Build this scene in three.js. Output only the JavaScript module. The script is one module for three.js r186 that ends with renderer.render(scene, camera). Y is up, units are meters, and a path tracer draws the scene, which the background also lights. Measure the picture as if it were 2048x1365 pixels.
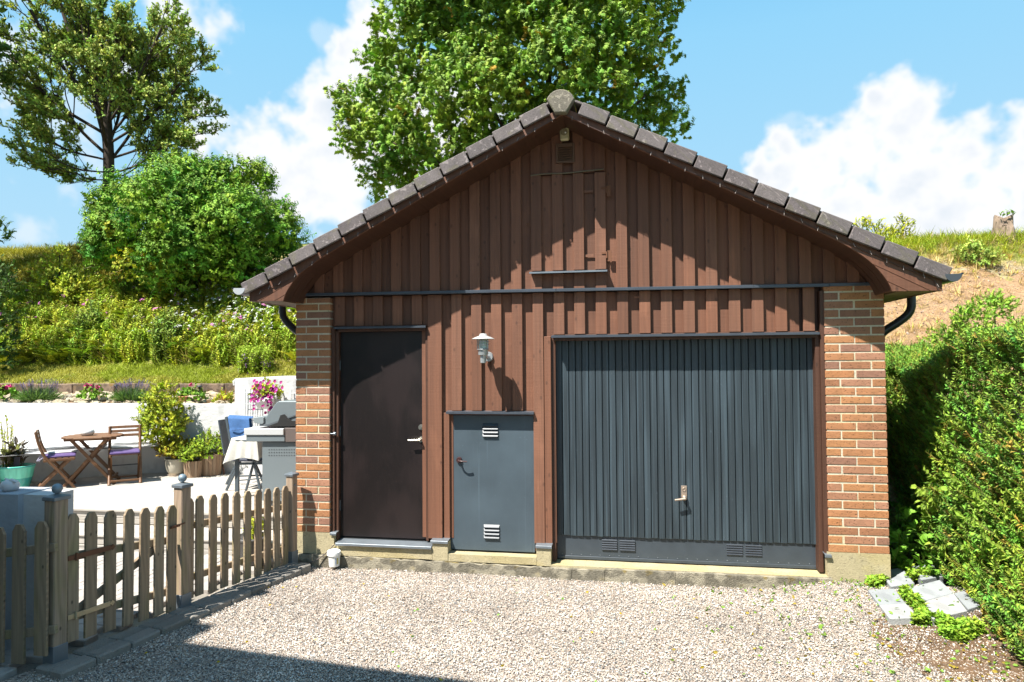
import * as THREE from 'three';
import { mergeGeometries } from 'three/addons/utils/BufferGeometryUtils.js';
import { ImprovedNoise } from 'three/addons/math/ImprovedNoise.js';
import { ConvexGeometry } from 'three/addons/geometries/ConvexGeometry.js';

// ---------------------------------------------------------------- camera, sky, sun, exposure
const scene = new THREE.Scene();
const EYE = new THREE.Vector3(3.26928, 1.9778, 6.30708), FOCAL = 1365;      // focal length in pixels of a 2048 x 1365 picture
const RIGHT = new THREE.Vector3(0.98534, -0.00728, -0.17044), UP = new THREE.Vector3(0.01176, 0.99961, 0.02527), BACK = new THREE.Vector3(0.17019, -0.0269, 0.98504);
const camera = new THREE.PerspectiveCamera(2 * Math.atan(682.5 / FOCAL) * 180 / Math.PI, 1024 / 682, 0.05, 2000);
camera.position.copy(EYE);
camera.quaternion.setFromRotationMatrix(new THREE.Matrix4().makeBasis(RIGHT, UP, BACK));
scene.add(camera);
const renderer = new THREE.WebGLRenderer({ antialias: true });
renderer.toneMapping = THREE.LinearToneMapping;
const EXPOSURE = 2.6;
renderer.toneMappingExposure = EXPOSURE;
renderer.shadowMap.enabled = true;
const SUN = new THREE.Vector3(-0.81, 2.03, 1.0).normalize();
const sun = new THREE.DirectionalLight(new THREE.Color(1.0, 0.955, 0.88), 5);
sun.position.copy(SUN).multiplyScalar(30); sun.castShadow = true;
Object.assign(sun.shadow.camera, { left: -18, right: 18, top: 18, bottom: -18, near: 1, far: 80 });
sun.shadow.mapSize.set(4096, 4096);
sun.name = 'sun'; scene.add(sun); scene.add(sun.target);

// ---------------------------------------------------------------- small tools
const V = (x, y, z) => new THREE.Vector3(x, y, z);
const rngOf = (seed) => () => { seed = (seed + 0x6d2b79f5) | 0; let t = Math.imul(seed ^ (seed >>> 15), 1 | seed); t = (t + Math.imul(t ^ (t >>> 7), 61 | t)) ^ t; return ((t ^ (t >>> 14)) >>> 0) / 4294967296; };
const perlin = new ImprovedNoise(), clamp = THREE.MathUtils.clamp, lerp = THREE.MathUtils.lerp, smooth = (x, a, b) => { const t = clamp((x - a) / (b - a), 0, 1); return t * t * (3 - 2 * t); };
const fbm = (x, y, z, n = 4) => { let s = 0, a = 0.5, f = 1; for (let i = 0; i < n; i++) { s += a * perlin.noise(x * f, y * f, z * f); a *= 0.5; f *= 2.03; } return s; };
const ray = (px, py) => RIGHT.clone().multiplyScalar((px - 1024) / FOCAL).addScaledVector(UP, -(py - 682.5) / FOCAL).addScaledVector(BACK, -1);
const at = (px, py, depth) => EYE.clone().addScaledVector(ray(px, py), depth);                                     // a point seen at a pixel of the photograph, so many metres away
const onZ = (px, py, z) => { const d = ray(px, py); return EYE.clone().addScaledVector(d, (z - EYE.z) / d.z); };
const onY = (px, py, y) => { const d = ray(px, py); return EYE.clone().addScaledVector(d, (y - EYE.y) / d.y); };
const onPlane = (px, py, P, N) => { const d = ray(px, py); return EYE.clone().addScaledVector(d, P.clone().sub(EYE).dot(N) / d.dot(N)); };

{ // the sky: air and clouds only, 4096 x 2048
  const W = 4096, H = 2048, data = new Float32Array(W * H * 4);
  const blob = (px, py, r, k = 1) => ({ d: ray(px, py).normalize(), r: r / 1500, k });
  const cumuli = [
    [640, 330, 150], [710, 230, 130], [590, 370, 110], [560, 310, 60], [625, 220, 70], [740, 140, 95], [760, 40, 75], [725, 90, 55], [540, 400, 70], [780, 180, 110], [430, 255, 45], [410, 285, 38], [470, 300, 30], [760, 300, 150], [900, 250, 150],
    [680, 400, 90], [1815, 210, 62], [1760, 200, 50], [1800, 260, 80], [1720, 300, 85], [1860, 330, 110], [1640, 330, 85], [1580, 280, 35], [1560, 340, 60], [1900, 420, 140], [2040, 290, 70], [2075, 240, 55], [2060, 380, 110], [1720, 420, 120], [1715, 365, 75], [1600, 400, 80], [1820, 160, 32],
  ].map((a) => blob(...a));
  const wisps = [[310, 30, 150, 0.85], [250, 90, 150, 0.75], [370, 110, 90, 0.6], [430, 60, 40, 0.4], [20, 60, 150, 0.85], [140, 300, 120, 0.5], [640, 70, 45, 0.3], [480, 250, 60, 0.3], [60, 460, 45, 0.45], [1570, 250, 40, 0.25], [200, 200, 160, 0.35]].map((a) => blob(...a));
  const C = (r, g, b) => [r, g, b], zen = C(0.15, 0.48, 0.90), mid = C(0.27, 0.66, 0.98), low = C(0.60, 0.83, 0.98);
  const ahead = BACK.clone().negate();
  for (let j = 0; j < H; j++) {
    const el = ((j + 0.5) / H - 0.5) * Math.PI, y = Math.sin(el), ce = Math.cos(el);
    for (let i = 0; i < W; i++) {
      const a = ((i + 0.5) / W - 0.5) * 2 * Math.PI, x = Math.cos(a) * ce, z = Math.sin(a) * ce, o = (j * W + i) * 4;
      if (y < -0.12) { data[o] = 0.3 / EXPOSURE; data[o + 1] = 0.36 / EXPOSURE; data[o + 2] = 0.38 / EXPOSURE; data[o + 3] = 1; continue; }
      const t = clamp(y / 0.5, 0, 1), u = clamp((y - 0.42) / 0.58, 0, 1), right = smooth(x * 0.985 - z * 0.17 * -1, -0.3, 0.6) * 0.0;
      let col = [0, 1, 2].map((c) => lerp(lerp(low[c], mid[c], Math.pow(t, 0.75)), zen[c], Math.pow(u, 0.8) * 0.9 + right));
      const facing = x * ahead.x + y * ahead.y + z * ahead.z;
      let cov = 0, grey = 0;
      if (facing > 0.55) {
        const n1 = fbm(x * 9 + 3, y * 9, z * 9, 5), n2 = fbm(x * 30, y * 30 + 7, z * 30, 4);
        let sum = 0, soft = 0;
        const wx = x + 0.05 * fbm(x * 7, y * 7, z * 7 + 9, 3), wy = y + 0.05 * fbm(x * 7 + 5, y * 7, z * 7, 3), wz = z + 0.03 * fbm(x * 7, y * 7 + 3, z * 7, 2);
        for (const b of cumuli) { const q = 1 - Math.hypot(wx - b.d.x, (wy - b.d.y) * 1.05, wz - b.d.z) / b.r; if (q > -1.2) sum += Math.exp(7 * q); }
        const v = sum > 0 ? Math.log(sum) / 7 : -1;
        for (const b of wisps) { const q = 1 - Math.hypot(x - b.d.x, (y - b.d.y) * 1.2, z - b.d.z) / b.r; if (q > 0) soft = Math.max(soft, b.k * smooth(q * 0.8 + n1 * 2.4 + n2 * 1.0, 0.1, 0.9)); }
        const e = v * 0.8 - 0.02 + n1 * 0.75 + n2 * 0.55 + 0.25 * fbm(x * 75, y * 75, z * 75 + 2, 2) * smooth(v, 0.6, 0);
        cov = Math.pow(smooth(e, -0.06, 0.42), 0.85);
        grey = smooth(e, 0.2, 0.8) * clamp(0.4 + n1 * 1.8 + n2 * 0.8, 0, 1);
        cov = Math.max(cov, soft);
      }
      const out = 1 - smooth(facing, 0.55, 0.75);
      if (out > 0) { const n = fbm(x * 3.2 + 11, y * 5.5, z * 3.2, 4) + 0.25 * fbm(x * 14, y * 20, z * 14, 3); cov = Math.max(cov * (1 - out), out * smooth(n, 0.09, 0.26)); grey = Math.max(grey * (1 - out), out * smooth(n, 0.15, 0.4) * 0.5); }
      const cl = [lerp(1.04, 0.80, clamp(grey, 0, 1)), lerp(1.04, 0.87, clamp(grey, 0, 1)), lerp(1.05, 0.95, clamp(grey, 0, 1))];
      for (let c = 0; c < 3; c++) data[o + c] = lerp(col[c], cl[c], cov) / EXPOSURE;
      data[o + 3] = 1;
    }
  }
  const sky = new THREE.DataTexture(data, W, H, THREE.RGBAFormat, THREE.FloatType);
  sky.mapping = THREE.EquirectangularReflectionMapping; sky.magFilter = THREE.LinearFilter; sky.needsUpdate = true;
  scene.background = sky; scene.environment = sky;
}

// ---------------------------------------------------------------- textures
const hash = (x, y, s) => { let h = Math.imul(x, 374761393) ^ Math.imul(y, 668265263) ^ Math.imul(s, 2147483647 - 1274126177); h = Math.imul(h ^ (h >>> 13), 1274126177); return ((h ^ (h >>> 16)) >>> 0) / 4294967296; };
const vnoise = (x, y, px, py, s) => {                                                                                // value noise that repeats every px, py cells
  const xi = Math.floor(x), yi = Math.floor(y), fx = x - xi, fy = y - yi, u = fx * fx * (3 - 2 * fx), v = fy * fy * (3 - 2 * fy), m = (a, b) => ((a % b) + b) % b;
  const h = (a, b) => hash(m(a, px), m(b, py), s);
  return lerp(lerp(h(xi, yi), h(xi + 1, yi), u), lerp(h(xi, yi + 1), h(xi + 1, yi + 1), u), v);
};
const tfbm = (u, v, fx, fy, s, n = 4) => { let t = 0, a = 0.5, w = 0; for (let i = 0; i < n; i++) { t += a * vnoise(u * fx, v * fy, fx, fy, s + i); w += a; a *= 0.5; fx *= 2; fy *= 2; } return t / w; };
function tex(W, H, metresU, metresV, fn) {
  const d = new Uint8Array(W * H * 4);
  for (let j = 0; j < H; j++) for (let i = 0; i < W; i++) {
    const c = fn((i + 0.5) / W, (j + 0.5) / H), o = (j * W + i) * 4, g = typeof c === 'number';
    for (let k = 0; k < 3; k++) d[o + k] = clamp((g ? c : c[k]) * 255, 0, 255);
    d[o + 3] = 255;
  }
  const t = new THREE.DataTexture(d, W, H, THREE.RGBAFormat);
  t.wrapS = t.wrapT = THREE.RepeatWrapping; t.magFilter = THREE.LinearFilter; t.minFilter = THREE.LinearMipmapLinearFilter; t.repeat.set(1 / metresU, 1 / metresV); t.needsUpdate = true;
  return t;
}
const grain = (u, v, s) => { const w = u + 0.02 * tfbm(u, v, 4, 3, s, 3); return 0.6 * tfbm(w, v, 70, 3, s + 9, 3) + 0.4 * tfbm(w, v, 22, 2, s + 20, 3); };
const paintedWoodMap = tex(512, 1024, 0.8, 1.9, (u, v) => {                                                          // brown wood paint over sawn boards: fibres, faded patches, a few knots
  let g = 0.5 + 0.5 * grain(u, v, 1), fade = tfbm(u, v, 6, 5, 40, 4), saw = 0.96 + 0.04 * vnoise(u * 3, v * 300, 3, 300, 5);
  let k = 1; for (let i = 0; i < 14; i++) { const kx = hash(i, 3, 7), ky = hash(i, 5, 8), r = Math.hypot(((u - kx + 1.5) % 1 - 0.5) * 0.8, ((v - ky + 1.5) % 1 - 0.5) * 1.9 * 0.6); k = Math.min(k, 0.62 + 0.38 * smooth(r, 0.004, 0.016) ); }
  g *= saw * k; const wear = smooth(fade, 0.55, 0.75) * 0.16;
  return [g * (0.84 + wear), g * (0.82 + wear * 1.05), g * (0.8 + wear * 1.1)];
});
const paintedWoodBump = tex(512, 1024, 0.8, 1.9, (u, v) => grain(u, v, 1) * 0.8 + 0.2 * vnoise(u * 3, v * 260, 3, 260, 5));
const greyWoodMap = tex(512, 1024, 0.5, 1.4, (u, v) => {                                                             // weathered fence wood: grey-brown fibres, knots, green tinge of algae
  let g = 0.5 + 0.5 * grain(u, v, 61), ring = 0.5 + 0.5 * Math.sin(60 * (u * 1.1 + 0.22 * tfbm(u, v, 3, 2, 77, 3)) + 9 * tfbm(u, v, 5, 2, 70, 3));
  g = g * 0.78 + ring * 0.16; let k = 1; for (let i = 0; i < 12; i++) { const kx = hash(i, 13, 7), ky = hash(i, 15, 8), r = Math.hypot(((u - kx + 1.5) % 1 - 0.5) * 0.5, ((v - ky + 1.5) % 1 - 0.5) * 1.4 * 0.6); k = Math.min(k, 0.35 + 0.65 * smooth(r, 0.003, 0.011)); }
  g *= k; const al = smooth(tfbm(u, v, 5, 4, 90, 4), 0.5, 0.72);
  return [g * (1 - 0.12 * al), g * (0.95 - 0.05 * al), g * (0.9 - 0.2 * al)];
});
const greyWoodBump = tex(256, 512, 0.5, 1.4, (u, v) => grain(u, v, 61));
const brickMap = tex(512, 512, 0.6, 0.6, (u, v) => { const a = tfbm(u, v, 8, 8, 3, 4), b = tfbm(u, v, 90, 90, 12, 2), s = smooth(b, 0.73, 0.8); const g = (0.72 + 0.3 * a) * (1 - 0.62 * s); return [g, g * (0.97 - 0.04 * a), g * 0.97]; });
const brickBump = tex(512, 512, 0.6, 0.6, (u, v) => { const b = tfbm(u, v, 90, 90, 12, 2), c = tfbm(u, v, 40, 14, 33, 3); return 0.5 * tfbm(u, v, 30, 30, 5, 4) + 0.3 * c + 0.2 - 0.5 * smooth(b, 0.68, 0.8); });
const concreteMap = tex(512, 512, 1.2, 1.2, (u, v) => { const a = tfbm(u, v, 6, 6, 100, 5), b = tfbm(u, v, 110, 110, 104, 2), ochre = smooth(tfbm(u, v, 5, 7, 120, 4), 0.5, 0.7); let g = 0.68 + 0.3 * a; g *= 1 - 0.35 * smooth(b, 0.68, 0.82); g += 0.22 * smooth(1 - b, 0.72, 0.85); return [g, g * (0.97 - 0.025 * ochre), g * (0.9 - 0.14 * ochre)]; });
const dirtyMap = tex(512, 512, 1.2, 1.2, (u, v) => { const a = tfbm(u, v, 8, 8, 130, 5), b = smooth(tfbm(u, v, 14, 18, 140, 5), 0.36, 0.58), y = smooth(tfbm(u, v, 6, 9, 150, 4), 0.58, 0.7), f = tfbm(u, v, 80, 80, 160, 2); let g = (0.85 + 0.3 * (a - 0.5)) * lerp(1, 0.36 + 0.3 * f, b); return [g * (1 + 0.04 * y), g * (0.95 - 0.1 * y), g * (0.84 - 0.45 * y)]; });
const noiseBump = tex(512, 512, 0.5, 0.5, (u, v) => 0.5 * tfbm(u, v, 12, 12, 170, 4) + 0.5 * tfbm(u, v, 90, 90, 175, 2));
const plasterBump = tex(512, 512, 1.6, 1.6, (u, v) => { const w = 0.06 * tfbm(u, v, 6, 6, 5, 3); return 0.7 * tfbm(u + w, v, 11, 15, 180, 4) + 0.3 * tfbm(u, v, 45, 60, 185, 3); });
const plasterMap = tex(512, 512, 1.9, 1.9, (u, v) => { const a = tfbm(u, v, 5, 5, 190, 5), s = smooth(tfbm(u, v, 16, 7, 195, 5), 0.55, 0.78); const g = 0.86 + 0.16 * a - 0.16 * s; return [g, g * 0.995, g * 0.985]; });
const doorMap = tex(512, 1024, 0.9, 2.1, (u, v) => {                                                                 // dusty dark door: fine specks, brushed arcs, scratches
  const d = smooth(tfbm(u, v, 4, 5, 200, 5), 0.42, 0.75), sp = smooth(tfbm(u, v, 120, 280, 210, 1), 0.91, 0.96), f = tfbm(u, v, 120, 24, 215, 2), arc = smooth(vnoise(u * 30 + 8 * v, v * 90, 30, 90, 217), 0.9, 1) * smooth(tfbm(u, v, 5, 6, 219, 3), 0.5, 0.65);
  const g = 0.24 + 0.12 * f + 0.34 * d + 2.2 * sp * (0.25 + 0.75 * tfbm(u, v, 3, 4, 222, 2)) + 0.15 * arc; return [g, g * (0.97), g * (0.98)];
});
const hatchMap = tex(512, 768, 0.85, 1.3, (u, v) => {                                                                // grey-blue sheet steel with pale run-off streaks below the louvres and scuffs
  const a = tfbm(u, v, 5, 6, 230, 5), st = smooth(tfbm(u, v, 60, 2, 235, 2), 0.7, 0.9) * smooth(tfbm(u, v, 3, 3, 238, 3), 0.4, 0.7), sp = smooth(tfbm(u, v, 120, 150, 240, 1), 0.95, 0.985);
  const line = Math.max(1 - Math.abs(u - 0.375) / 0.006, 1 - Math.abs(u - 0.54) / 0.004, 0) * (0.35 + 0.65 * tfbm(u, v, 2, 9, 244, 3));
  const g = 0.62 + 0.26 * (a - 0.5) + 0.2 * st + 0.16 * line + 0.35 * sp; return [g * 0.97, g, g * 1.01];
});
const slatMap = tex(1024, 512, 2.4, 2.2, (u, v) => {                                                                 // dark blue-grey boards: chalky streaks that run down single boards, specks
  const st = smooth(tfbm(u, v, 150, 2, 250, 3), 0.5, 0.82) * (0.35 + 0.65 * tfbm(u, v, 26, 3, 255, 3)), a = tfbm(u, v, 90, 6, 260, 3), sp = smooth(tfbm(u, v, 220, 130, 265, 1), 0.955, 0.99);
  const wide = smooth(tfbm(u, v, 12, 2, 290, 3), 0.5, 0.75); const g = 0.26 + 0.14 * a + 0.42 * st + 0.16 * wide + 0.4 * sp; return [g * 0.94, g, g * 1.04];
});
const metalMap = tex(256, 256, 0.7, 0.7, (u, v) => { const a = tfbm(u, v, 6, 6, 270, 5), sp = smooth(tfbm(u, v, 90, 90, 273, 1), 0.94, 0.98); const g = 0.72 + 0.3 * (a - 0.5) + 0.25 * sp; return g; });
const tileMap = tex(512, 512, 0.7, 0.7, (u, v) => { const a = tfbm(u, v, 7, 7, 280, 4), b = tfbm(u, v, 120, 120, 283, 2), l = smooth(tfbm(u, v, 26, 26, 286, 2), 0.74, 0.8), m = smooth(tfbm(u, v, 9, 9, 289, 4), 0.56, 0.72); const g = 0.5 + 0.26 * (a - 0.5) + 0.34 * (b - 0.5) + 0.4 * l; return [g, g * (0.94 + 0.03 * m), g * (0.92 - 0.14 * m)]; });
const gravelMap = tex(1024, 1024, 1.1, 1.1, (u, v) => { const n = 90; let best = 9, id = 0; const x = u * n, y = v * n, xi = Math.floor(x), yi = Math.floor(y); for (let a = -1; a < 2; a++) for (let b = -1; b < 2; b++) { const cx = ((xi + a) % n + n) % n, cy = ((yi + b) % n + n) % n, d = Math.hypot(xi + a + hash(cx, cy, 1) - x, yi + b + hash(cx, cy, 2) - y); if (d < best) { best = d; id = hash(cx, cy, 3); } } const g = (0.42 + 0.5 * id) * (id < 0.14 ? 0.5 : 1) * (1 - 0.5 * smooth(best, 0.45, 0.75)); return [g, g * 0.92, g * 0.86]; });
const soilMap = tex(512, 512, 1.4, 1.4, (u, v) => { const a = tfbm(u, v, 9, 9, 300, 5), b = tfbm(u, v, 70, 70, 303, 3); const g = 0.3 + 0.5 * a * b + 0.25 * b; return [g, g * 0.86, g * 0.68]; });
const slopeMap = tex(1024, 1024, 6, 6, (u, v) => { const a = smooth(tfbm(u, v, 7, 7, 310, 5), 0.35, 0.66), b = tfbm(u, v, 120, 120, 315, 3), c = smooth(tfbm(u, v, 12, 12, 320, 4), 0.5, 0.68); const g = 0.55 + 0.6 * (b - 0.5); const e = [0.62 * g, 0.5 * g, 0.2 * g], f = [0.4 * g, 0.44 * g, 0.08 * g], h = [0.72 * g, 0.6 * g, 0.42 * g]; return [0, 1, 2].map((k) => lerp(lerp(e[k], f[k], a), h[k], c * (1 - a) * 0.8)); });
const deckMap = tex(512, 512, 1.1, 0.4, (u, v) => { const f = tfbm(u, v, 5, 130, 330, 3), a = tfbm(u, v, 7, 6, 335, 4), line = smooth(vnoise(u * 3, v * 64, 3, 64, 338), 0.8, 1) * 0.3; const g = 0.74 + 0.22 * (f - 0.5) + 0.2 * (a - 0.5) - line; return [g, g * 0.97, g * 0.92]; });
const clothMap = tex(256, 256, 0.25, 0.25, (u, v) => { const s = smooth(tfbm(u, v, 34, 34, 350, 2), 0.66, 0.74); const g = 0.92 - 0.25 * s; return [g, g * (1 - 0.03 * s), g * (0.97 - 0.02 * s)]; });
const glazeMap = tex(256, 256, 1, 0.32, (u, v) => { const s = tfbm(u, v, 40, 2, 360, 3), d = smooth(v + 0.25 * (s - 0.5), 0.55, 0.95); return [lerp(0.16, 0.05, d) * (0.7 + s * 0.6), lerp(0.62, 0.34, d) * (0.75 + s * 0.5), lerp(0.46, 0.3, d) * (0.75 + s * 0.5)]; });
const denimMap = tex(256, 256, 0.2, 0.2, (u, v) => 0.7 + 0.5 * (tfbm(u, v, 60, 60, 370, 2) - 0.5) + 0.2 * (tfbm(u, v, 6, 6, 373, 3) - 0.5));
const barkMap = tex(256, 512, 0.5, 1.2, (u, v) => { const r = tfbm(u + 0.05 * tfbm(u, v, 4, 6, 1, 2), v, 18, 5, 380, 4); return [0.35 + 0.6 * r, 0.33 + 0.56 * r, 0.3 + 0.52 * r]; });

// ---------------------------------------------------------------- materials (linear base colours)
const lin = (a) => new THREE.Color().setRGB(...a);
const std = (c, rough, o = {}) => new THREE.MeshStandardMaterial({ color: lin(c), roughness: rough, ...o });
const shifted = (m, du, dv) => { const c = m.clone(); for (const k of ['map', 'bumpMap']) if (c[k]) { c[k] = c[k].clone(); c[k].offset.set(du, dv); c[k].needsUpdate = true; } return c; };
const leafMat = (c, rough = 0.7, tr = 0.25) => new THREE.MeshPhysicalMaterial({ color: lin(c), roughness: rough, transmission: tr, thickness: 0, side: THREE.DoubleSide, vertexColors: true, specularIntensity: 0.55 });
const M = {};
const brown = (k, r = 0.72) => std([0.24 * k, 0.099 * k, 0.053 * k], r, { map: paintedWoodMap, bumpMap: paintedWoodBump, bumpScale: 0.0022 });
M.plank = [brown(1), brown(0.86), brown(1.12), std([0.255, 0.112, 0.064], 0.75, { map: paintedWoodMap, bumpMap: paintedWoodBump, bumpScale: 0.0025 })];
M.under = [brown(0.9), brown(1.02), brown(0.76)];
M.barge = brown(0.8, 0.6);
M.trim = brown(0.42, 0.6);
M.mortar = std([0.6, 0.56, 0.46], 0.95, { map: concreteMap, bumpMap: noiseBump, bumpScale: 0.003 });
M.brick = [[0.395, 0.18, 0.07], [0.37, 0.174, 0.074], [0.41, 0.198, 0.08], [0.35, 0.175, 0.096], [0.37, 0.19, 0.11], [0.31, 0.145, 0.07], [0.27, 0.14, 0.088], [0.395, 0.188, 0.082]].map((c) => std(c, 0.85, { map: brickMap, bumpMap: brickBump, bumpScale: 0.004 }));
M.concrete = std([0.42, 0.37, 0.245], 0.95, { map: concreteMap, bumpMap: noiseBump, bumpScale: 0.004 });
M.footing = std([0.33, 0.31, 0.26], 0.95, { map: dirtyMap, bumpMap: noiseBump, bumpScale: 0.012 });
M.door = std([0.0238, 0.0151, 0.0144], 0.4, { map: doorMap });
M.hatch = std([0.0892, 0.1207, 0.1462], 0.45, { map: hatchMap });
M.slat = std([0.066, 0.092, 0.109], 0.5, { map: slatMap });
M.kick = std([0.055, 0.07, 0.086], 0.42, { map: metalMap });
M.strip = std([0.086, 0.101, 0.125], 0.35, { map: metalMap, metalness: 0.3 });
M.zinc = std([0.281, 0.32, 0.359], 0.42, { map: metalMap, metalness: 0.55 });
M.steel = std([0.468, 0.445, 0.39], 0.3, { metalness: 0.9 });
M.rust = std([0.203, 0.086, 0.043], 0.8, { map: barkMap });
M.dark = std([0.009, 0.009, 0.009], 0.8);
M.tile = [[0.17, 0.155, 0.155], [0.19, 0.172, 0.17], [0.155, 0.138, 0.14]].map((c) => std(c.map((x) => x * 1.35), 0.9, { map: tileMap, bumpMap: noiseBump, bumpScale: 0.003 }));
M.ridge = std([0.281, 0.265, 0.211], 0.95, { map: tileMap, bumpMap: noiseBump, bumpScale: 0.005 });
M.gutter = std([0.022, 0.024, 0.028], 0.28);
M.fence = [[0.38, 0.3, 0.205], [0.43, 0.34, 0.235], [0.345, 0.265, 0.18], [0.40, 0.3, 0.2]].map((c) => std(c, 0.85, { map: greyWoodMap, bumpMap: greyWoodBump, bumpScale: 0.0015 }));
M.post = std([0.429, 0.328, 0.242], 0.8, { map: greyWoodMap, bumpMap: greyWoodBump, bumpScale: 0.0015 });
M.plaster = std([0.52, 0.52, 0.525], 0.95, { map: plasterMap, bumpMap: plasterBump, bumpScale: 0.009 });
M.plasterLow = std([0.62, 0.61, 0.6], 0.95, { map: plasterMap, bumpMap: plasterBump, bumpScale: 0.009 });
M.deck = [[0.5, 0.475, 0.45], [0.53, 0.505, 0.48], [0.46, 0.435, 0.405]].map((c) => std(c, 0.8, { map: deckMap }));
M.teak = std([0.234, 0.109, 0.043], 0.5, { map: paintedWoodMap });
M.plasticDark = std([0.039, 0.047, 0.055], 0.4);
M.bbq = std([0.1599, 0.1886, 0.2017], 0.38, { metalness: 0.15 });
M.white = std([0.72, 0.72, 0.711], 0.4);
M.terracotta = std([0.39, 0.156, 0.086], 0.85);
M.bark = std([0.125, 0.094, 0.07], 0.95, { map: barkMap, bumpMap: barkMap, bumpScale: 0.02 });
M.barkDark = std([0.066, 0.047, 0.035], 0.95, { map: barkMap, bumpMap: barkMap, bumpScale: 0.02 });

// ---------------------------------------------------------------- things, parts and shapes
const used = new Map();
const numbered = (n) => { const k = used.get(n) ?? 0; used.set(n, k + 1); return k ? n + '_' + String(k).padStart(3, '0') : n; };
const shade = (o) => { o.traverse((c) => { if (c.isMesh) { c.castShadow = true; c.receiveShadow = true; } }); return o; };
function thing(name, label, category, pos = V(0, 0, 0), turn = 0, group) {
  const o = new THREE.Group(); o.name = numbered(name); o.position.copy(pos); o.rotation.y = turn; scene.add(o);
  o.userData = { label, category }; if (group) o.userData.group = group;
  return o;
}
function single(name, geo, mat, label, category, pos = V(0, 0, 0), turn = 0, group) {
  const o = new THREE.Mesh(geo, mat); o.name = numbered(name); o.position.copy(pos); o.rotation.y = turn; scene.add(shade(o));
  o.userData = { label, category }; if (group) o.userData.group = group;
  return o;
}
function struct(name, geo, mat, parent) {
  const o = new THREE.Mesh(geo, mat); o.name = parent ? name : numbered(name); (parent ?? scene).add(shade(o)); if (!parent) o.userData.kind = 'structure';
  return o;
}
function part(parent, name, geo, mat, pos, rot, label) {
  const o = new THREE.Mesh(geo, mat); o.name = name; if (pos) o.position.copy(pos); if (rot) o.rotation.set(...rot); parent.add(shade(o)); if (label) o.userData.label = label;
  return o;
}
function copyOf(o, pos, turn, label) { const c = o.clone(); c.name = numbered(o.name.replace(/_\d+$/, '')); c.position.copy(pos); c.rotation.y = turn; c.userData = { ...o.userData, label: label ?? o.userData.label }; scene.add(c); return c; }
function polys(list, normals) {                                                                                      // [[[x,y,z] ...] ...] flat polygons, uv in metres
  const p = [], uv = [];
  for (const f of list) {
    const [a, b, c] = f, n = new THREE.Vector3().subVectors(V(...b), V(...a)).cross(new THREE.Vector3().subVectors(V(...c), V(...a)));
    const ax = Math.abs(n.x), ay = Math.abs(n.y), az = Math.abs(n.z), m = (q) => (az >= ax && az >= ay ? [q[0], q[1]] : ax >= ay ? [q[2], q[1]] : [q[0], q[2]]);
    for (let i = 1; i + 1 < f.length; i++) for (const q of [f[0], f[i], f[i + 1]]) { p.push(...q); uv.push(...m(q)); }
  }
  const g = new THREE.BufferGeometry();
  g.setAttribute('position', new THREE.Float32BufferAttribute(p, 3)); g.setAttribute('uv', new THREE.Float32BufferAttribute(uv, 2)); g.computeVertexNormals();
  return g;
}
function box(w, h, d, c = 0.003, du = 0, dv = 0) {                                                                   // a box with chamfered edges about its centre
  const X = w / 2, Y = h / 2, Z = d / 2, e = Math.min(c, X * 0.8, Y * 0.8, Z * 0.8), f = [], k = [[X, 0], [Y, 1], [Z, 2]];
  const pt = (full, sx, sy, sz) => [sx * (full === 0 ? X : X - e), sy * (full === 1 ? Y : Y - e), sz * (full === 2 ? Z : Z - e)];
  for (const s of [-1, 1]) {
    f.push([pt(0, s, -1, -s), pt(0, s, 1, -s), pt(0, s, 1, s), pt(0, s, -1, s)]);
    f.push([pt(1, -1, s, s), pt(1, 1, s, s), pt(1, 1, s, -s), pt(1, -1, s, -s)]);
    f.push([pt(2, -s, -1, s), pt(2, s, -1, s), pt(2, s, 1, s), pt(2, -s, 1, s)]);
  }
  const fix = (q) => { const n = new THREE.Vector3().subVectors(V(...q[1]), V(...q[0])).cross(new THREE.Vector3().subVectors(V(...q[2]), V(...q[0]))), m = V(0, 0, 0); q.forEach((a) => m.add(V(...a))); return n.dot(m) < 0 ? q.slice().reverse() : q; };
  for (const a of [-1, 1]) for (const b of [-1, 1]) {
    f.push([pt(1, -1, a, b), pt(1, 1, a, b), pt(2, 1, a, b), pt(2, -1, a, b)]);
    f.push([pt(0, a, -1, b), pt(0, a, 1, b), pt(2, a, 1, b), pt(2, a, -1, b)]);
    f.push([pt(0, a, b, -1), pt(0, a, b, 1), pt(1, a, b, 1), pt(1, a, b, -1)]);
    for (const s of [-1, 1]) f.push([pt(0, s, a, b), pt(1, s, a, b), pt(2, s, a, b)]);
  }
  const g = polys(f.map(fix));
  if (du || dv) { const u = g.attributes.uv; for (let i = 0; i < u.count; i++) u.setXY(i, u.getX(i) + du, u.getY(i) + dv); }
  return g;
}
const B = (w, h, d, x, y, z, c = 0.003, du = 0, dv = 0) => box(w, h, d, c, du, dv).translate(x, y, z);
const span = (x0, x1, y0, y1, z0, z1, c = 0.003, du = 0, dv = 0) => B(Math.abs(x1 - x0), Math.abs(y1 - y0), Math.abs(z1 - z0), (x0 + x1) / 2, (y0 + y1) / 2, (z0 + z1) / 2, c, du, dv);
const turnUV = (g) => { const u = g.attributes.uv; for (let i = 0; i < u.count; i++) u.setXY(i, u.getY(i), u.getX(i)); return g; };
const shiftUV = (g, a, b) => { const u = g.attributes.uv; for (let i = 0; i < u.count; i++) u.setXY(i, u.getX(i) + a, u.getY(i) + b); return g; };
const plain = (g) => { const q = g.index ? g.toNonIndexed() : g; for (const k of Object.keys(q.attributes)) if (!['position', 'normal', 'uv'].includes(k)) q.deleteAttribute(k); return q; };
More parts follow.
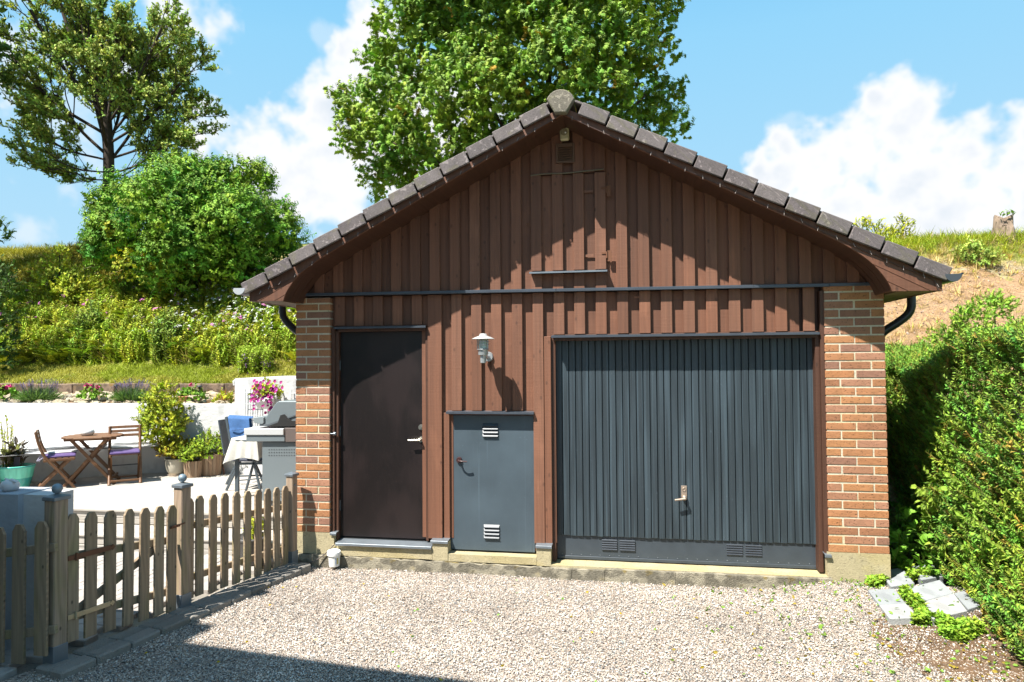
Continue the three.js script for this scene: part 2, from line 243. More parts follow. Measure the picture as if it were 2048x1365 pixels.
const merge = (l) => mergeGeometries(l.map(plain), false);
function ext(pts, z0, z1, bevel = 0.002) {                                                                           // a flat outline with thickness, from z0 (back) to z1 (front)
  const s = new THREE.Shape(pts.map((q) => new THREE.Vector2(...q)));
  return new THREE.ExtrudeGeometry(s, { depth: z1 - z0 - 2 * bevel, bevelEnabled: bevel > 0, bevelThickness: bevel, bevelSize: bevel, bevelOffset: -bevel, bevelSegments: 1, curveSegments: 8 }).translate(0, 0, z0 + bevel);
}
const clip = (pts, a, b, c) => { const o = [], s = (q) => a * q[0] + b * q[1] + c; pts.forEach((q, i) => { const r = pts[(i + 1) % pts.length], sq = s(q), sr = s(r); if (sq >= 0) o.push(q); if (sq * sr < 0) { const t = sq / (sq - sr); o.push([lerp(q[0], r[0], t), lerp(q[1], r[1], t)]); } }); return o; };
const lathe = (pts, n = 28) => new THREE.LatheGeometry(pts.map((q) => new THREE.Vector2(...q)), n);
const tube = (pts, r, n = 8, seg = 24, closed = false) => new THREE.TubeGeometry(new THREE.CatmullRomCurve3(pts, closed, 'centripetal'), seg, r, n, closed);
const bar = (a, b, w, d, c = 0.002, up = V(0, 0, 1)) => {                                                            // a straight bar of rectangular section from a to b
  const L = a.distanceTo(b), g = box(w, L, d, c), y = b.clone().sub(a).normalize(), x = new THREE.Vector3().crossVectors(y, up).normalize(), z = new THREE.Vector3().crossVectors(x, y);
  return g.applyMatrix4(new THREE.Matrix4().makeBasis(x, y, z)).translate((a.x + b.x) / 2, (a.y + b.y) / 2, (a.z + b.z) / 2);
};
const rod = (a, b, r0, r1 = r0, n = 8) => { const L = a.distanceTo(b), g = new THREE.CylinderGeometry(r1, r0, L, n), q = new THREE.Quaternion().setFromUnitVectors(V(0, 1, 0), b.clone().sub(a).normalize()); return g.applyQuaternion(q).translate((a.x + b.x) / 2, (a.y + b.y) / 2, (a.z + b.z) / 2); };

// ---------------------------------------------------------------- foliage
function leaf(L, W, fold = 0.25, droop = 0.25, tone = 1) {                                                           // a pointed leaf folded along its rib, from the origin along +y, face up +z
  const p = [], c = [], m = [[0, 0], [0.3, 0.5], [0.68, 0.36], [1, 0]], at2 = (t, s) => [s * W, t * L, Math.abs(s) * W * fold - droop * L * t * t];
  const tri = (a, b, d) => { p.push(...a, ...b, ...d); for (let i = 0; i < 3; i++) c.push(tone, tone, tone); };
  for (const s of [-1, 1]) for (let i = 0; i < 3; i++) {
    const [t0, w0] = m[i], [t1, w1] = m[i + 1], r0 = at2(t0, 0), r1 = at2(t1, 0), e0 = at2(t0, s * w0), e1 = at2(t1, s * w1);
    if (w0) tri(r0, s < 0 ? r1 : e0, s < 0 ? e0 : r1); if (w1) tri(r1, s < 0 ? e1 : e0, s < 0 ? e0 : e1); else tri(r1, e0, r0);
  }
  const g = new THREE.BufferGeometry();
  g.setAttribute('position', new THREE.Float32BufferAttribute(p, 3)); g.setAttribute('color', new THREE.Float32BufferAttribute(c, 3)); g.computeVertexNormals();
  return g;
}
function mapleLeaf(S, tone = 1) {                                                                                     // five lobes round a short stalk
  const a = [[0, 0.05], [0.34, 0.02], [0.5, 0.3], [0.3, 0.34], [0.42, 0.74], [0.16, 0.62], [0, 1.05], [-0.16, 0.62], [-0.42, 0.74], [-0.3, 0.34], [-0.5, 0.3], [-0.34, 0.02]];
  const p = [], c = [], z = (q) => -0.22 * q[1] * q[1] - 0.25 * Math.abs(q[0]), mid = [0, 0.3];
  for (let i = 0; i < a.length; i++) { for (const q of [mid, a[i], a[(i + 1) % a.length]]) { p.push(q[0] * S, q[1] * S, z(q) * S); c.push(tone, tone, tone); } }
  const g = new THREE.BufferGeometry();
  g.setAttribute('position', new THREE.Float32BufferAttribute(p, 3)); g.setAttribute('color', new THREE.Float32BufferAttribute(c, 3)); g.computeVertexNormals();
  return g;
}
const colored = (g, r, gr, b) => { const n = g.attributes.position.count, c = new Float32Array(n * 3); for (let i = 0; i < n; i++) c.set([r, gr, b], i * 3); g.setAttribute('color', new THREE.BufferAttribute(c, 3)); return g; };
const leavesOf = (l) => mergeGeometries(l.map((g) => { const q = g.index ? g.toNonIndexed() : g; for (const k of Object.keys(q.attributes)) if (!['position', 'normal', 'color'].includes(k)) q.deleteAttribute(k); return q; }), false);
function sprig(n, L, W, len, seed, o = {}) {                                                                          // a twig along +y with n leaves
  const R = rngOf(seed), l = [];
  for (let i = 0; i < n; i++) {
    const t = (i + 0.4) / n, s = (0.75 + 0.5 * R()) * (1 - 0.25 * t), g = (o.maple ? mapleLeaf(L * s, 0.8 + 0.4 * R()) : leaf(L * s, W * s, 0.2 + 0.3 * R(), (o.droop ?? 0.25) * (0.5 + R()), 0.78 + 0.44 * R()));
    g.rotateX(-(o.spread ?? 0.9) * (0.6 + 0.6 * R()) + (o.lift ?? 0)); g.rotateY(i * 2.4 + R() * 0.8 + (i % 2 ? Math.PI : 0)); g.translate(0, t * len, 0); l.push(g);
  }
  if (o.twig !== 0) l.push(colored(new THREE.CylinderGeometry(0.0015 + len * 0.004, 0.003 + len * 0.008, len, 3, 1, true).translate(0, len / 2, 0), 0.6, 0.4, 0.35));
  return leavesOf(l);
}
const qUp = new THREE.Quaternion();
function scatter(parent, name, geo, mat, spots, o = {}) {                                                             // spots: {p: world position, d: direction, s: size, c: [r,g,b]}
  const m = new THREE.InstancedMesh(geo, mat, spots.length), x = new THREE.Matrix4(), R = rngOf(o.seed ?? 5), base = parent ? parent.position : V(0, 0, 0), q2 = new THREE.Quaternion(), y = V(0, 1, 0);
  spots.forEach((s, i) => {
    qUp.setFromUnitVectors(y, s.d.clone().normalize()); q2.setFromAxisAngle(y, s.roll ?? R() * Math.PI * 2);
    x.compose(s.p.clone().sub(base), qUp.clone().multiply(q2), V(s.s, s.s, s.s)); m.setMatrixAt(i, x);
    m.setColorAt(i, new THREE.Color().setRGB(...(s.c ?? [1, 1, 1])));
  });
  m.name = parent ? name : numbered(name); m.castShadow = m.receiveShadow = true; m.userData.kind = 'stuff'; (parent ?? scene).add(m);
  return m;
}
const onBall = (R) => { const z = 2 * R() - 1, a = R() * 2 * Math.PI, r = Math.sqrt(1 - z * z); return V(r * Math.cos(a), z, r * Math.sin(a)); };
const padsOf = (lobes, k, R, size = 0.42, flat = 0.6) => lobes.flatMap((l) => { const n = Math.max(3, Math.round(k * Math.min(1.4, l.r))), o = [{ c: l.c, r: l.r * 0.72, flat: 0.85 }]; for (let i = 0; i < n; i++) { const d = onBall(R); if (d.y < -0.5) d.y *= -1; o.push({ c: l.c.clone().addScaledVector(d, l.r * (0.62 + 0.25 * R())), r: l.r * size * (0.75 + 0.5 * R()), flat }); } return o; }); // leafy pads on the skin of each lobe
function crownSpots(lobes, n, R, o = {}) {                                                                            // points on and just inside the skin of the lobes, few where lobes overlap
  const out = [], w = lobes.map((l) => l.r * l.r), sum = w.reduce((a, b) => a + b, 0);
  for (let k = 0; k < n * 4 && out.length < n; k++) {
    let t = R() * sum, i = 0; while ((t -= w[i]) > 0) i++;
    const l = lobes[i], d = onBall(R); if (d.y < -0.55 && R() < 0.6) continue;
    const p = l.c.clone().addScaledVector(d, l.r * (0.6 + 0.48 * Math.sqrt(R())));
    p.y = l.c.y + (p.y - l.c.y) * (l.flat ?? 0.85);
    let deep = 0; for (const m of lobes) { const e = 1 - p.distanceTo(m.c) / m.r; if (m !== l && e > deep) deep = e; }
    if (deep > 0.45 && R() < 0.85) continue;
    if (o.shoots && R() < o.shoots) p.addScaledVector(d, l.r * 0.2 * R()).add(V(0, l.r * 0.12 * R(), 0));
    const v = 0.7 + 0.6 * R(), warm = R();
    out.push({ p, d: d.multiplyScalar(o.out ?? 1).add(V(0, o.up ?? 0.6, 0)).add(onBall(R).multiplyScalar(o.mess ?? 0.5)), s: (o.size ?? 1) * (0.75 + 0.5 * R()), c: o.tint ? o.tint(R, v, warm, p) : [v * (0.85 + 0.35 * warm), v, v * 0.9] });
  }
  return out;
}

// ================================================================ the garage
const garage = thing('garage', 'brown board-and-batten garage with brick corner pillars and a tiled gable roof', 'garage', V(0, 0, 0));
{
  const R = rngOf(11), APEX = [2.71, 4.175], roofY = (x) => (x < APEX[0] ? APEX[1] - 0.5275 * (APEX[0] - x) : APEX[1] - 0.534 * (x - APEX[0]));
  const BACKZ = -6.0;
  // closed core behind the cladding
  part(garage, 'wall_core', merge([span(0.03, 5.4, 0.0, 2.6, -0.24, BACKZ, 0), ext([[0.03, 2.6], [5.4, 2.6], [5.4, roofY(5.4) - 0.03], [2.71, 4.14], [0.03, roofY(0.03) - 0.03]], BACKZ, -0.085, 0)]), M.trim);
  // brick pillars, every brick of the front a part
  const bricks = [];
  const pillar = (x0, x1, rows) => {
    const core = part(garage, 'brick_pillar', span(x0 + 0.006, x1 - 0.006, 0.29, 2.6, -0.22, -0.0045, 0.001), M.mortar);
    for (let i = 0; i < 31; i++) {
      const y0 = 0.3 + i * 0.075, h = i === 30 ? 0.048 : 0.0605, cuts = rows[i % 2];
      for (const [a, b] of cuts) {
        const ja = a === x0 ? 0 : (R() - 0.5) * 0.006, jb = b === x1 ? 0 : (R() - 0.5) * 0.006;
        part(core, 'brick', B(b - a + jb - ja, h + (R() - 0.5) * 0.004, 0.112, (a + b + ja + jb) / 2, y0 + h / 2 + (R() - 0.5) * 0.002, -0.056 + (R() - 0.5) * 0.002, 0.0025, R() * 5, R() * 5), M.brick[Math.floor(R() * M.brick.length)]);
      }
    }
    return core;
  };
  pillar(0, 0.358, [[[0, 0.105], [0.117, 0.358]], [[0, 0.232], [0.244, 0.358]]]);
  pillar(4.94, 5.427, [[[4.94, 5.177], [5.19, 5.427]], [[4.94, 5.054], [5.068, 5.31], [5.323, 5.427]]]);
  for (const [x, s] of [[0, 1], [5.427, -1]]) {                                                                     // side walls: the courses joined
    const l = [];
    for (let i = 0; i < 31; i++) for (let k = 0; k < 24; k++) { const z0 = -0.12 - k * 0.247 - (i % 2 ? 0.12 : 0); if (z0 - 0.236 > BACKZ) l.push(span(x, x + s * 0.06, 0.3 + i * 0.075, 0.3 + i * 0.075 + (i === 30 ? 0.048 : 0.063), z0, z0 - 0.236, 0.002, R() * 4, R() * 4)); }
    const w = part(garage, 'side_wall', span(x + s * 0.008, x + s * 0.1, 0.29, 2.6, -0.12, BACKZ, 0), M.mortar);
    part(w, 'brick_courses', merge(l), M.brick[1]).userData.kind = 'stuff';
  }
  // plinth and footing
  const rough = (g, amp, seed) => { const p = g.attributes.position; for (let i = 0; i < p.count; i++) { const x = p.getX(i), y = p.getY(i), z = p.getZ(i); p.setXYZ(i, x, y + amp * fbm(x * 6, y * 6, seed), z + amp * fbm(x * 7, y * 9, seed + 4)); } g.computeVertexNormals(); return g; };
  const slab = (x0, x1, y0, y1, z0, z1, seg = 40, amp = 0.006, s = 1) => { const g = new THREE.BoxGeometry(x1 - x0, y1 - y0, z1 - z0, seg, 4, 3).translate((x0 + x1) / 2, (y0 + y1) / 2, (z0 + z1) / 2); const p = g.attributes.position, n = g.attributes.normal, u = g.attributes.uv; for (let i = 0; i < p.count; i++) { const ax = Math.abs(n.getX(i)) > 0.5, ay = Math.abs(n.getY(i)) > 0.5; u.setXY(i, ax ? p.getZ(i) : p.getX(i), ay ? p.getZ(i) : p.getY(i)); } return rough(g, amp, s); };
  part(garage, 'plinth', slab(0.004, 0.402, 0.09, 0.296, -0.2, -0.002, 8, 0.004, 2), M.concrete);
  part(garage, 'plinth', slab(0.392, 1.40, 0.088, 0.188, -0.2, 0.022, 20, 0.004, 3), M.concrete);
  part(garage, 'plinth', slab(1.405, 1.555, 0.084, 0.258, -0.2, 0.028, 6, 0.003, 4), M.concrete);
  part(garage, 'plinth', slab(1.548, 2.395, 0.08, 0.148, -0.2, 0.022, 20, 0.004, 5), M.concrete);
  part(garage, 'plinth', slab(2.398, 2.532, 0.075, 0.25, -0.2, 0.026, 6, 0.003, 6), M.concrete);
  part(garage, 'plinth', slab(4.925, 5.43, -0.05, 0.296, -0.3, 0.004, 10, 0.004, 7), M.concrete);
  { // the old footing below, proud of the plinth, broken along its upper edge
    const pts = [], R2 = rngOf(3), base = -0.12; let x = 0.02;
    while (x < 2.53) { pts.push([x, 0.088 + 0.02 * fbm(x * 3, 1, 1) + 0.01 * (R2() - 0.5) - 0.009 * x]); x += 0.018 + 0.03 * R2(); }
    const g = ext([[0.02, base], [2.53, base], ...pts.reverse()], -0.15, 0.034, 0.004), u = part(garage, 'footing', g, M.footing);
    for (const [a, b] of [[2.53, 2.72], [2.722, 3.02], [3.024, 3.64], [3.643, 4.95]]) part(garage, 'doorstep', slab(a, b, -0.12, 0.072 + (a > 3 ? 0.012 : 0), -0.22, 0.075, Math.ceil((b - a) * 22), 0.011, a * 3), M.footing);
    part(garage, 'doorstep_top', slab(2.53, 4.93, 0.03, 0.09, -0.22, 0.03, 40, 0.004, 9), M.concrete);
  }
  // lower cladding
  const zb = -0.035, zu = -0.072;
  const wall = part(garage, 'front_cladding', span(0.36, 4.938, 2.2, 2.6, -0.2, -0.1, 0), M.trim);
  const lowY = (x) => (x < 1.335 ? 2.318 : x < 1.548 ? 0.272 : x < 2.385 ? 1.492 : x < 2.545 ? 0.262 : x < 4.88 ? 2.206 : 0.2);
  const battenX = []; for (let x = 0.448; x < 4.95; x += 0.1973) battenX.push(x + (R() - 0.5) * 0.006);
  const topY = (x) => 2.612 - 0.004 * x;
  for (const x of battenX) {
    let x0 = x - 0.05, x1 = x + 0.05; if (x > 1.33 && x < 1.5) { x0 -= 0.035; x1 += 0.005; } if (x > 4.78) { x1 = 4.872; x0 = 4.776; }
    part(wall, 'batten', span(x0, x1, lowY(x) + (R() - 0.5) * 0.006, topY(x), zb - 0.024, zb + (R() - 0.5) * 0.004, 0.003, R() * 7, R() * 7), M.plank[Math.floor(R() * 4)]);
    const u0 = x + 0.04, u1 = x + 0.157, xm = x + 0.0985;
    if (u1 < 4.9) part(wall, 'board', span(u0, u1, lowY(xm) + (R() - 0.5) * 0.006, topY(x) - 0.005, zu - 0.022, zu + (R() - 0.5) * 0.003, 0.002, R() * 7, R() * 7), M.under[Math.floor(R() * 3)]);
  }
  part(wall, 'board', span(0.362, 0.41, 2.318, 2.6, zu - 0.02, zu, 0.002, 3), M.under[0]);
  // casings and jambs
  const cas = (x0, x1, y0, y1, z0, z1, m = M.under[2]) => part(garage, 'door_casing', span(x0, x1, y0, y1, z0, z1, 0.003, R() * 5, R() * 5), m);
  cas(0.36, 0.395, 0.24, 2.3, -0.2, -0.03, M.trim); cas(0.395, 0.428, 0.22, 2.275, -0.2, -0.05, M.trim); cas(0.428, 1.32, 2.262, 2.318, -0.2, -0.035, M.trim); cas(1.318, 1.345, 0.24, 2.3, -0.2, -0.055, M.trim);
  cas(1.5, 1.556, 0.27, 1.47, -0.2, -0.05, M.under[1]); cas(1.55, 2.39, 1.448, 1.492, -0.2, -0.06, M.trim); cas(2.372, 2.392, 0.18, 1.46, -0.2, -0.078, M.trim);
  cas(2.476, 2.54, 0.262, 2.19, -0.22, -0.04, M.plank[0]); cas(2.535, 2.572, 0.09, 2.19, -0.24, -0.07, M.trim); cas(4.872, 4.908, 0.105, 2.19, -0.24, -0.045, M.trim); cas(4.908, 4.942, 0.27, 2.56, -0.2, -0.012, M.trim); cas(2.56, 4.9, 2.15, 2.206, -0.24, -0.04, M.trim);
  // drip strips and sills of folded sheet
  const drip = (x0, x1, y, z1, tilt = 0) => part(garage, 'drip_strip', merge([span(x0, x1, y - 0.017, y + 0.003, z1 - 0.004, z1, 0.001), polys([[[x0, y + 0.003, z1], [x1, y + 0.003, z1], [x1, y + 0.012, -0.075], [x0, y + 0.012, -0.075]]])]).rotateZ(tilt), M.strip);
  const long = (x0, x1, y0, y1, z1) => part(garage, 'drip_strip', ext([[x0, y0 - 0.014], [x1, y1 - 0.014], [x1, y1 + 0.014], [x0, y0 + 0.014]], -0.03, z1, 0.002), M.strip);
  long(0.02, 2.6, 2.634, 2.618, 0.02); long(2.602, 4.98, 2.618, 2.604, 0.018); long(4.982, 5.41, 2.606, 2.604, 0.014);
  drip(0.402, 1.34, 2.305, 0.004); drip(1.535, 2.38, 1.48, 0.002); drip(2.55, 4.9, 2.192, 0.008);
  const sill = (x0, x1, y, z1, m = M.zinc) => part(garage, 'sill', merge([span(x0, x1, y - 0.02, y + 0.004, z1 - 0.005, z1, 0.0015), polys([[[x0, y + 0.004, z1 - 0.002], [x1, y + 0.004, z1 - 0.002], [x1, y + 0.016, -0.09], [x0, y + 0.016, -0.09]]])]), m);
  sill(0.438, 1.4, 0.21, 0.05); sill(1.39, 1.56, 0.266, 0.045); sill(2.392, 2.542, 0.258, 0.04); sill(4.9, 4.955, 0.275, 0.03); sill(0.365, 0.43, 0.296, 0.014);
  // the brown side door
  { const d = part(garage, 'side_door', span(0.43, 1.318, 0.245, 2.262, -0.135, -0.092, 0.003), M.door);
    part(d, 'threshold', span(0.43, 1.318, 0.205, 0.238, -0.16, -0.1, 0.002), M.dark);
    const rose = (y, r) => new THREE.CylinderGeometry(r, r * 1.1, 0.012, 20).rotateX(Math.PI / 2).translate(1.262, y, -0.087);
    part(d, 'lock', merge([rose(1.325, 0.026), new THREE.CylinderGeometry(0.014, 0.014, 0.02, 16).rotateX(Math.PI / 2).translate(1.262, 1.325, -0.08)]), M.steel);
    part(d, 'handle', merge([rose(1.207, 0.027), new THREE.CylinderGeometry(0.011, 0.011, 0.055, 12).rotateX(Math.PI / 2).translate(1.262, 1.207, -0.06), rod(V(1.268, 1.207, -0.036), V(1.15, 1.204, -0.032), 0.0105, 0.009, 12)]), M.steel);
    for (const y of [1.93, 1.28, 0.55]) part(d, 'hinge', new THREE.CylinderGeometry(0.009, 0.009, 0.1, 10).translate(0.428, y, -0.084), M.plasticDark);
    part(d, 'bolt', merge([B(0.03, 0.03, 0.02, 0.402, 1.26, -0.02, 0.004), new THREE.CylinderGeometry(0.006, 0.006, 0.05, 8).rotateZ(Math.PI / 2).translate(0.385, 1.26, -0.012)]), M.zinc); }
  // the grey steel hatch with pressed louvres
  { const d = part(garage, 'meter_hatch', span(1.558, 2.372, 0.165, 1.447, -0.11, -0.077, 0.003), M.hatch);
    const scoop = (x, y, w) => merge([polys([[[x - w / 2, y + 0.012, -0.077], [x - w / 2 + 0.006, y - 0.012, -0.06], [x + w / 2 - 0.006, y - 0.012, -0.06], [x + w / 2, y + 0.012, -0.077]].reverse().map((q) => q).reverse(), [[x - w / 2, y + 0.012, -0.077], [x - w / 2, y - 0.014, -0.077], [x - w / 2 + 0.006, y - 0.012, -0.06]], [[x + w / 2, y + 0.012, -0.077], [x + w / 2 - 0.006, y - 0.012, -0.06], [x + w / 2, y - 0.014, -0.077]]]), rod(V(x - w / 2 + 0.005, y - 0.013, -0.063), V(x + w / 2 - 0.005, y - 0.013, -0.063), 0.0045, 0.0045, 8)]);
    for (let i = 0; i < 4; i++) { part(d, 'louvre', scoop(1.952, 1.36 - i * 0.034, 0.155), M.kick); part(d, 'louvre', scoop(1.958, 0.4 - i * 0.034, 0.155), M.kick); }
    part(d, 'latch', merge([new THREE.CylinderGeometry(0.026, 0.03, 0.02, 20).rotateX(Math.PI / 2).translate(1.645, 1.018, -0.068), rod(V(1.645, 1.018, -0.07), V(1.65, 1.016, -0.02), 0.011, 0.009, 10), tube([V(1.65, 1.016, -0.022), V(1.68, 1.014, -0.01), V(1.735, 1.012, -0.014)], 0.0075, 8, 10)]), std([0.047, 0.02, 0.02], 0.35));
    for (const y of [1.36, 1.05, 0.72, 0.28]) part(d, 'hinge', new THREE.CylinderGeometry(0.007, 0.007, 0.09, 8).translate(2.376, y, -0.07), M.plasticDark); }
  // the up-and-over garage door of narrow upright boards
  { const d = part(garage, 'garage_door', span(2.56, 4.9, 0.1, 2.18, -0.22, -0.172, 0), M.dark, undefined, undefined);
    const n = 37, x0 = 2.572, w = (4.89 - x0) / n;
    for (let i = 0; i < n; i++) { const a = x0 + i * w + 0.002, b = x0 + (i + 1) * w - 0.0035; part(d, 'board', span(a, b, 0.318 + (R() - 0.5) * 0.006, 2.172, -0.172, -0.146 + (R() - 0.5) * 0.0025, 0.004, R() * 2.4, R() * 2), M.slat); }
    part(d, 'kick_plate', span(2.572, 3.752, 0.115, 0.33, -0.172, -0.164, 0.001), M.kick); part(d, 'kick_plate', span(3.746, 4.888, 0.112, 0.33, -0.172, -0.161, 0.001, 0.3), M.kick);
    part(d, 'bottom_rail', span(2.572, 4.888, 0.1, 0.128, -0.172, -0.156, 0.002), M.kick);
    const rv = []; for (let i = 0; i < 26; i++) rv.push(new THREE.SphereGeometry(0.004, 6, 4).translate(2.62 + i * 0.088, 0.142, -0.161)); part(d, 'rivets', merge(rv), M.zinc).userData.kind = 'stuff';
    for (const xc of [3.06, 3.225, 4.18, 4.345]) { const l = part(d, 'vent', span(xc - 0.07, xc + 0.07, 0.192, 0.292, -0.166, -0.1585, 0.001), M.plasticDark); for (let i = 0; i < 5; i++) part(l, 'vent_slat', B(0.142, 0.012, 0.007, xc, 0.2 + i * 0.021, -0.155, 0.002), M.strip); }
    part(d, 'handle', merge([B(0.052, 0.11, 0.006, 3.742, 0.755, -0.142, 0.002), new THREE.TorusGeometry(0.014, 0.004, 8, 18).translate(3.742, 0.778, -0.137), new THREE.SphereGeometry(0.024, 14, 10).scale(1, 1, 0.8).translate(3.745, 0.702, -0.13), rod(V(3.745, 0.702, -0.14), V(3.745, 0.702, -0.085), 0.012, 0.012, 10), rod(V(3.748, 0.702, -0.085), V(3.655, 0.69, -0.078), 0.011, 0.009, 10)]), std([0.374, 0.296, 0.234], 0.4, { metalness: 0.6 })); }
  // gable cladding
  const gable = part(garage, 'gable_cladding', span(0.02, 5.41, 2.62, 2.66, -0.07, -0.05, 0), M.trim);
  const gb = 0.004, gu = -0.032, hatchIn = (x) => x > 2.33 && x < 3.08;
  const piece = (name, x0, x1, y0, z0, z1, mats, cap) => { const t0 = Math.min(roofY(x0) - 0.03, cap ?? 9), t1 = Math.min(roofY(x1) - 0.03, cap ?? 9), pts = [[x0, y0], [x1, y0], [x1, t1], [x0, t0]]; if (x0 < 2.71 && x1 > 2.71 && !cap) pts.splice(3, 0, [2.71, 4.13]); part(gable, name, shiftUV(ext(pts, z0, z1, 0.0025), R() * 7, R() * 7), mats[Math.floor(R() * mats.length)]); };
  const gx = []; for (let x = 0.053; x < 5.4; x += 0.1973) gx.push(x + (R() - 0.5) * 0.008);
  for (const x of gx) {
    const x0 = Math.max(0.0, x - 0.05), x1 = Math.min(5.425, x + 0.05), y0 = 2.632 - 0.004 * x + (R() - 0.5) * 0.008, j = (R() - 0.5) * 0.005;
    const u0 = x + 0.04, u1 = Math.min(5.42, x + 0.157), xm = x + 0.0985;
    if (hatchIn(x)) { piece('batten', x0, x1, 3.71, gb - 0.024, gb + j, M.plank); piece('batten', x0, x1, y0, gb - 0.03, gb - 0.01, M.plank, 2.775); } else piece('batten', x0, x1, y0, gb - 0.024, gb + j, M.plank);
    if (hatchIn(xm)) { piece('board', u0, u1, 3.71, gu - 0.02, gu, M.under); piece('board', u0, u1, y0, gu - 0.02, gu, M.under, 2.775); } else if (u1 > u0 + 0.02) piece('board', u0, u1, y0, gu - 0.02, gu, M.under);
  }
  { // the loft hatch
    const d = part(garage, 'loft_hatch', span(2.34, 3.06, 2.79, 3.69, -0.06, -0.045, 0), M.trim);
    for (const x of gx.filter(hatchIn)) part(d, 'batten', span(x - 0.05, x + 0.05, 2.8, 3.7, gb - 0.016, gb + 0.008, 0.003, R() * 7, R() * 7), M.plank[Math.floor(R() * 4)]);
    for (const x of gx) if (hatchIn(x + 0.0985) && x + 0.04 > 2.3) part(d, 'board', span(x + 0.04, x + 0.157, 2.8, 3.7, gu - 0.012, gu + 0.006, 0.002, R() * 7, R() * 7), M.under[Math.floor(R() * 3)]);
    part(d, 'drip_strip', merge([span(2.355, 3.075, 2.772, 2.787, 0.05, 0.054, 0.001), polys([[[2.355, 2.787, 0.054], [3.075, 2.787, 0.054], [3.075, 2.8, -0.03], [2.355, 2.8, -0.03]]])]), M.zinc);
    part(d, 'lead_strip', tube([V(2.37, 3.7, 0.012), V(2.5, 3.708, 0.016), V(2.7, 3.704, 0.018), V(2.88, 3.715, 0.014), V(3.05, 3.725, 0.012)], 0.007, 6, 20), std([0.125, 0.101, 0.062], 0.6));
    for (const y of [3.53, 2.93]) {
      part(d, 'hinge', merge([B(0.035, 0.1, 0.006, 3.095, y - 0.01, gb + 0.012, 0.001), new THREE.CylinderGeometry(0.008, 0.008, 0.06, 8).translate(3.072, y, gb + 0.016), B(0.05, 0.022, 0.005, 3.05, y + 0.02, gb + 0.012, 0.001)]), M.rust);
      part(d, 'strap', B(0.1, 0.024, 0.005, 2.9, y, -0.01, 0.001), M.plank[3]);
    }
    part(d, 'hook', merge([new THREE.TorusGeometry(0.012, 0.003, 6, 12).translate(2.335, 3.24, 0.02), rod(V(2.335, 3.24, 0.01), V(2.37, 3.235, 0.02), 0.003)]), M.rust); }
  { // vent grille under the apex
    const v = part(garage, 'vent_grille', merge([span(2.61, 2.63, 3.8, 3.985, 0.0, 0.022, 0.003), span(2.765, 2.785, 3.8, 3.985, 0.0, 0.022, 0.003), span(2.63, 2.765, 3.955, 3.985, 0.0, 0.022, 0.003), span(2.63, 2.765, 3.8, 3.822, 0.0, 0.022, 0.003), span(2.62, 2.775, 3.81, 3.975, -0.01, 0.004, 0)]), std([0.156, 0.082, 0.047], 0.7, { map: metalMap }));
    for (let i = 0; i < 6; i++) part(v, 'vent_slat', box(0.134, 0.02, 0.004, 0.001), std([0.172, 0.09, 0.051], 0.7, { map: metalMap }), V(2.697, 3.835 + i * 0.021, 0.012), [-0.6, 0, 0]); }
  // roof: deck, courses, verge tiles, ridge
  const roof = part(garage, 'roof', merge([ext([[-0.22, roofY(-0.22) - 0.02], [2.71, 4.155], [2.71, 4.195], [-0.22, roofY(-0.22) + 0.02]], BACKZ - 0.2, 0.37, 0), ext([[2.71, 4.155], [5.66, roofY(5.66) - 0.02], [5.66, roofY(5.66) + 0.02], [2.71, 4.195]], BACKZ - 0.2, 0.37, 0)]), M.trim);
  for (const s of [-1, 1]) {
    const slope = s < 0 ? Math.atan(0.5275) : Math.atan(0.534), eave = s < 0 ? V(-0.285, 2.607, 0) : V(5.735, 2.573, 0), n = 12, gauge = 0.2735, rest = [];
    const L = 0.256, mk = () => { const g = merge([B(L, 0.112, 0.03, L / 2, 0.056, 0, 0.006, R() * 3, R() * 3), B(0.33, 0.022, 0.34, 0.165, 0.1, -0.17, 0.005, R() * 3, R() * 3)]); return g; };
    for (let i = 0; i < n; i++) {
      const o = part(roof, 'verge_tile', mk(), M.tile[Math.floor(R() * 3)]);
      const a = slope - 0.065 + (R() - 0.5) * 0.012, t = i * gauge, c = Math.cos(slope), si = Math.sin(slope);
      o.position.set(eave.x + (s < 0 ? 1 : -1) * t * c, eave.y + t * si + 0.004 * (R() - 0.5), 0.434 + (R() - 0.5) * 0.008);
      o.rotation.z = s < 0 ? a : -a; if (s > 0) { o.geometry.scale(-1, 1, 1); const ix = o.geometry.attributes.position.array; for (let k = 0; k < ix.length; k += 9) for (let q = 0; q < 3; q++) { const w = ix[k + 3 + q]; ix[k + 3 + q] = ix[k + 6 + q]; ix[k + 6 + q] = w; } o.geometry.computeVertexNormals(); }
      const g = B(0.33, 0.022, 6.3, 0.165, 0.1, -3.05, 0.003); if (s > 0) g.scale(-1, 1, 1); rest.push(g.rotateZ(s < 0 ? a : -a).translate(o.position.x, o.position.y - 0.004, 0));
    }
    part(roof, 'tile_courses', merge(rest), M.tile[1]).userData.kind = 'stuff';
  }
  { const pts = [[2.652, 4.112], [2.75, 4.108], [2.822, 4.22]]; for (let i = 1; i < 10; i++) { const t = Math.PI * (0.1 + 0.8 * (i / 10)); pts.push([2.7 + 0.125 * Math.cos(t), 4.192 + 0.122 * Math.sin(t)]); } pts.push([2.582, 4.235]);
    part(roof, 'ridge_tile', ext(pts, 0.402, 0.478, 0.008), M.ridge);
    for (let k = 0; k < 14; k++) part(roof, 'ridge_tile', ext(pts.map(([x, y]) => [2.7 + (x - 2.7) * 0.93, Math.max(4.165, 4.19 + (y - 4.19) * 0.93)]), 0.396 - 0.45 * (k + 1), 0.4 - 0.45 * k, 0.006), M.ridge); }
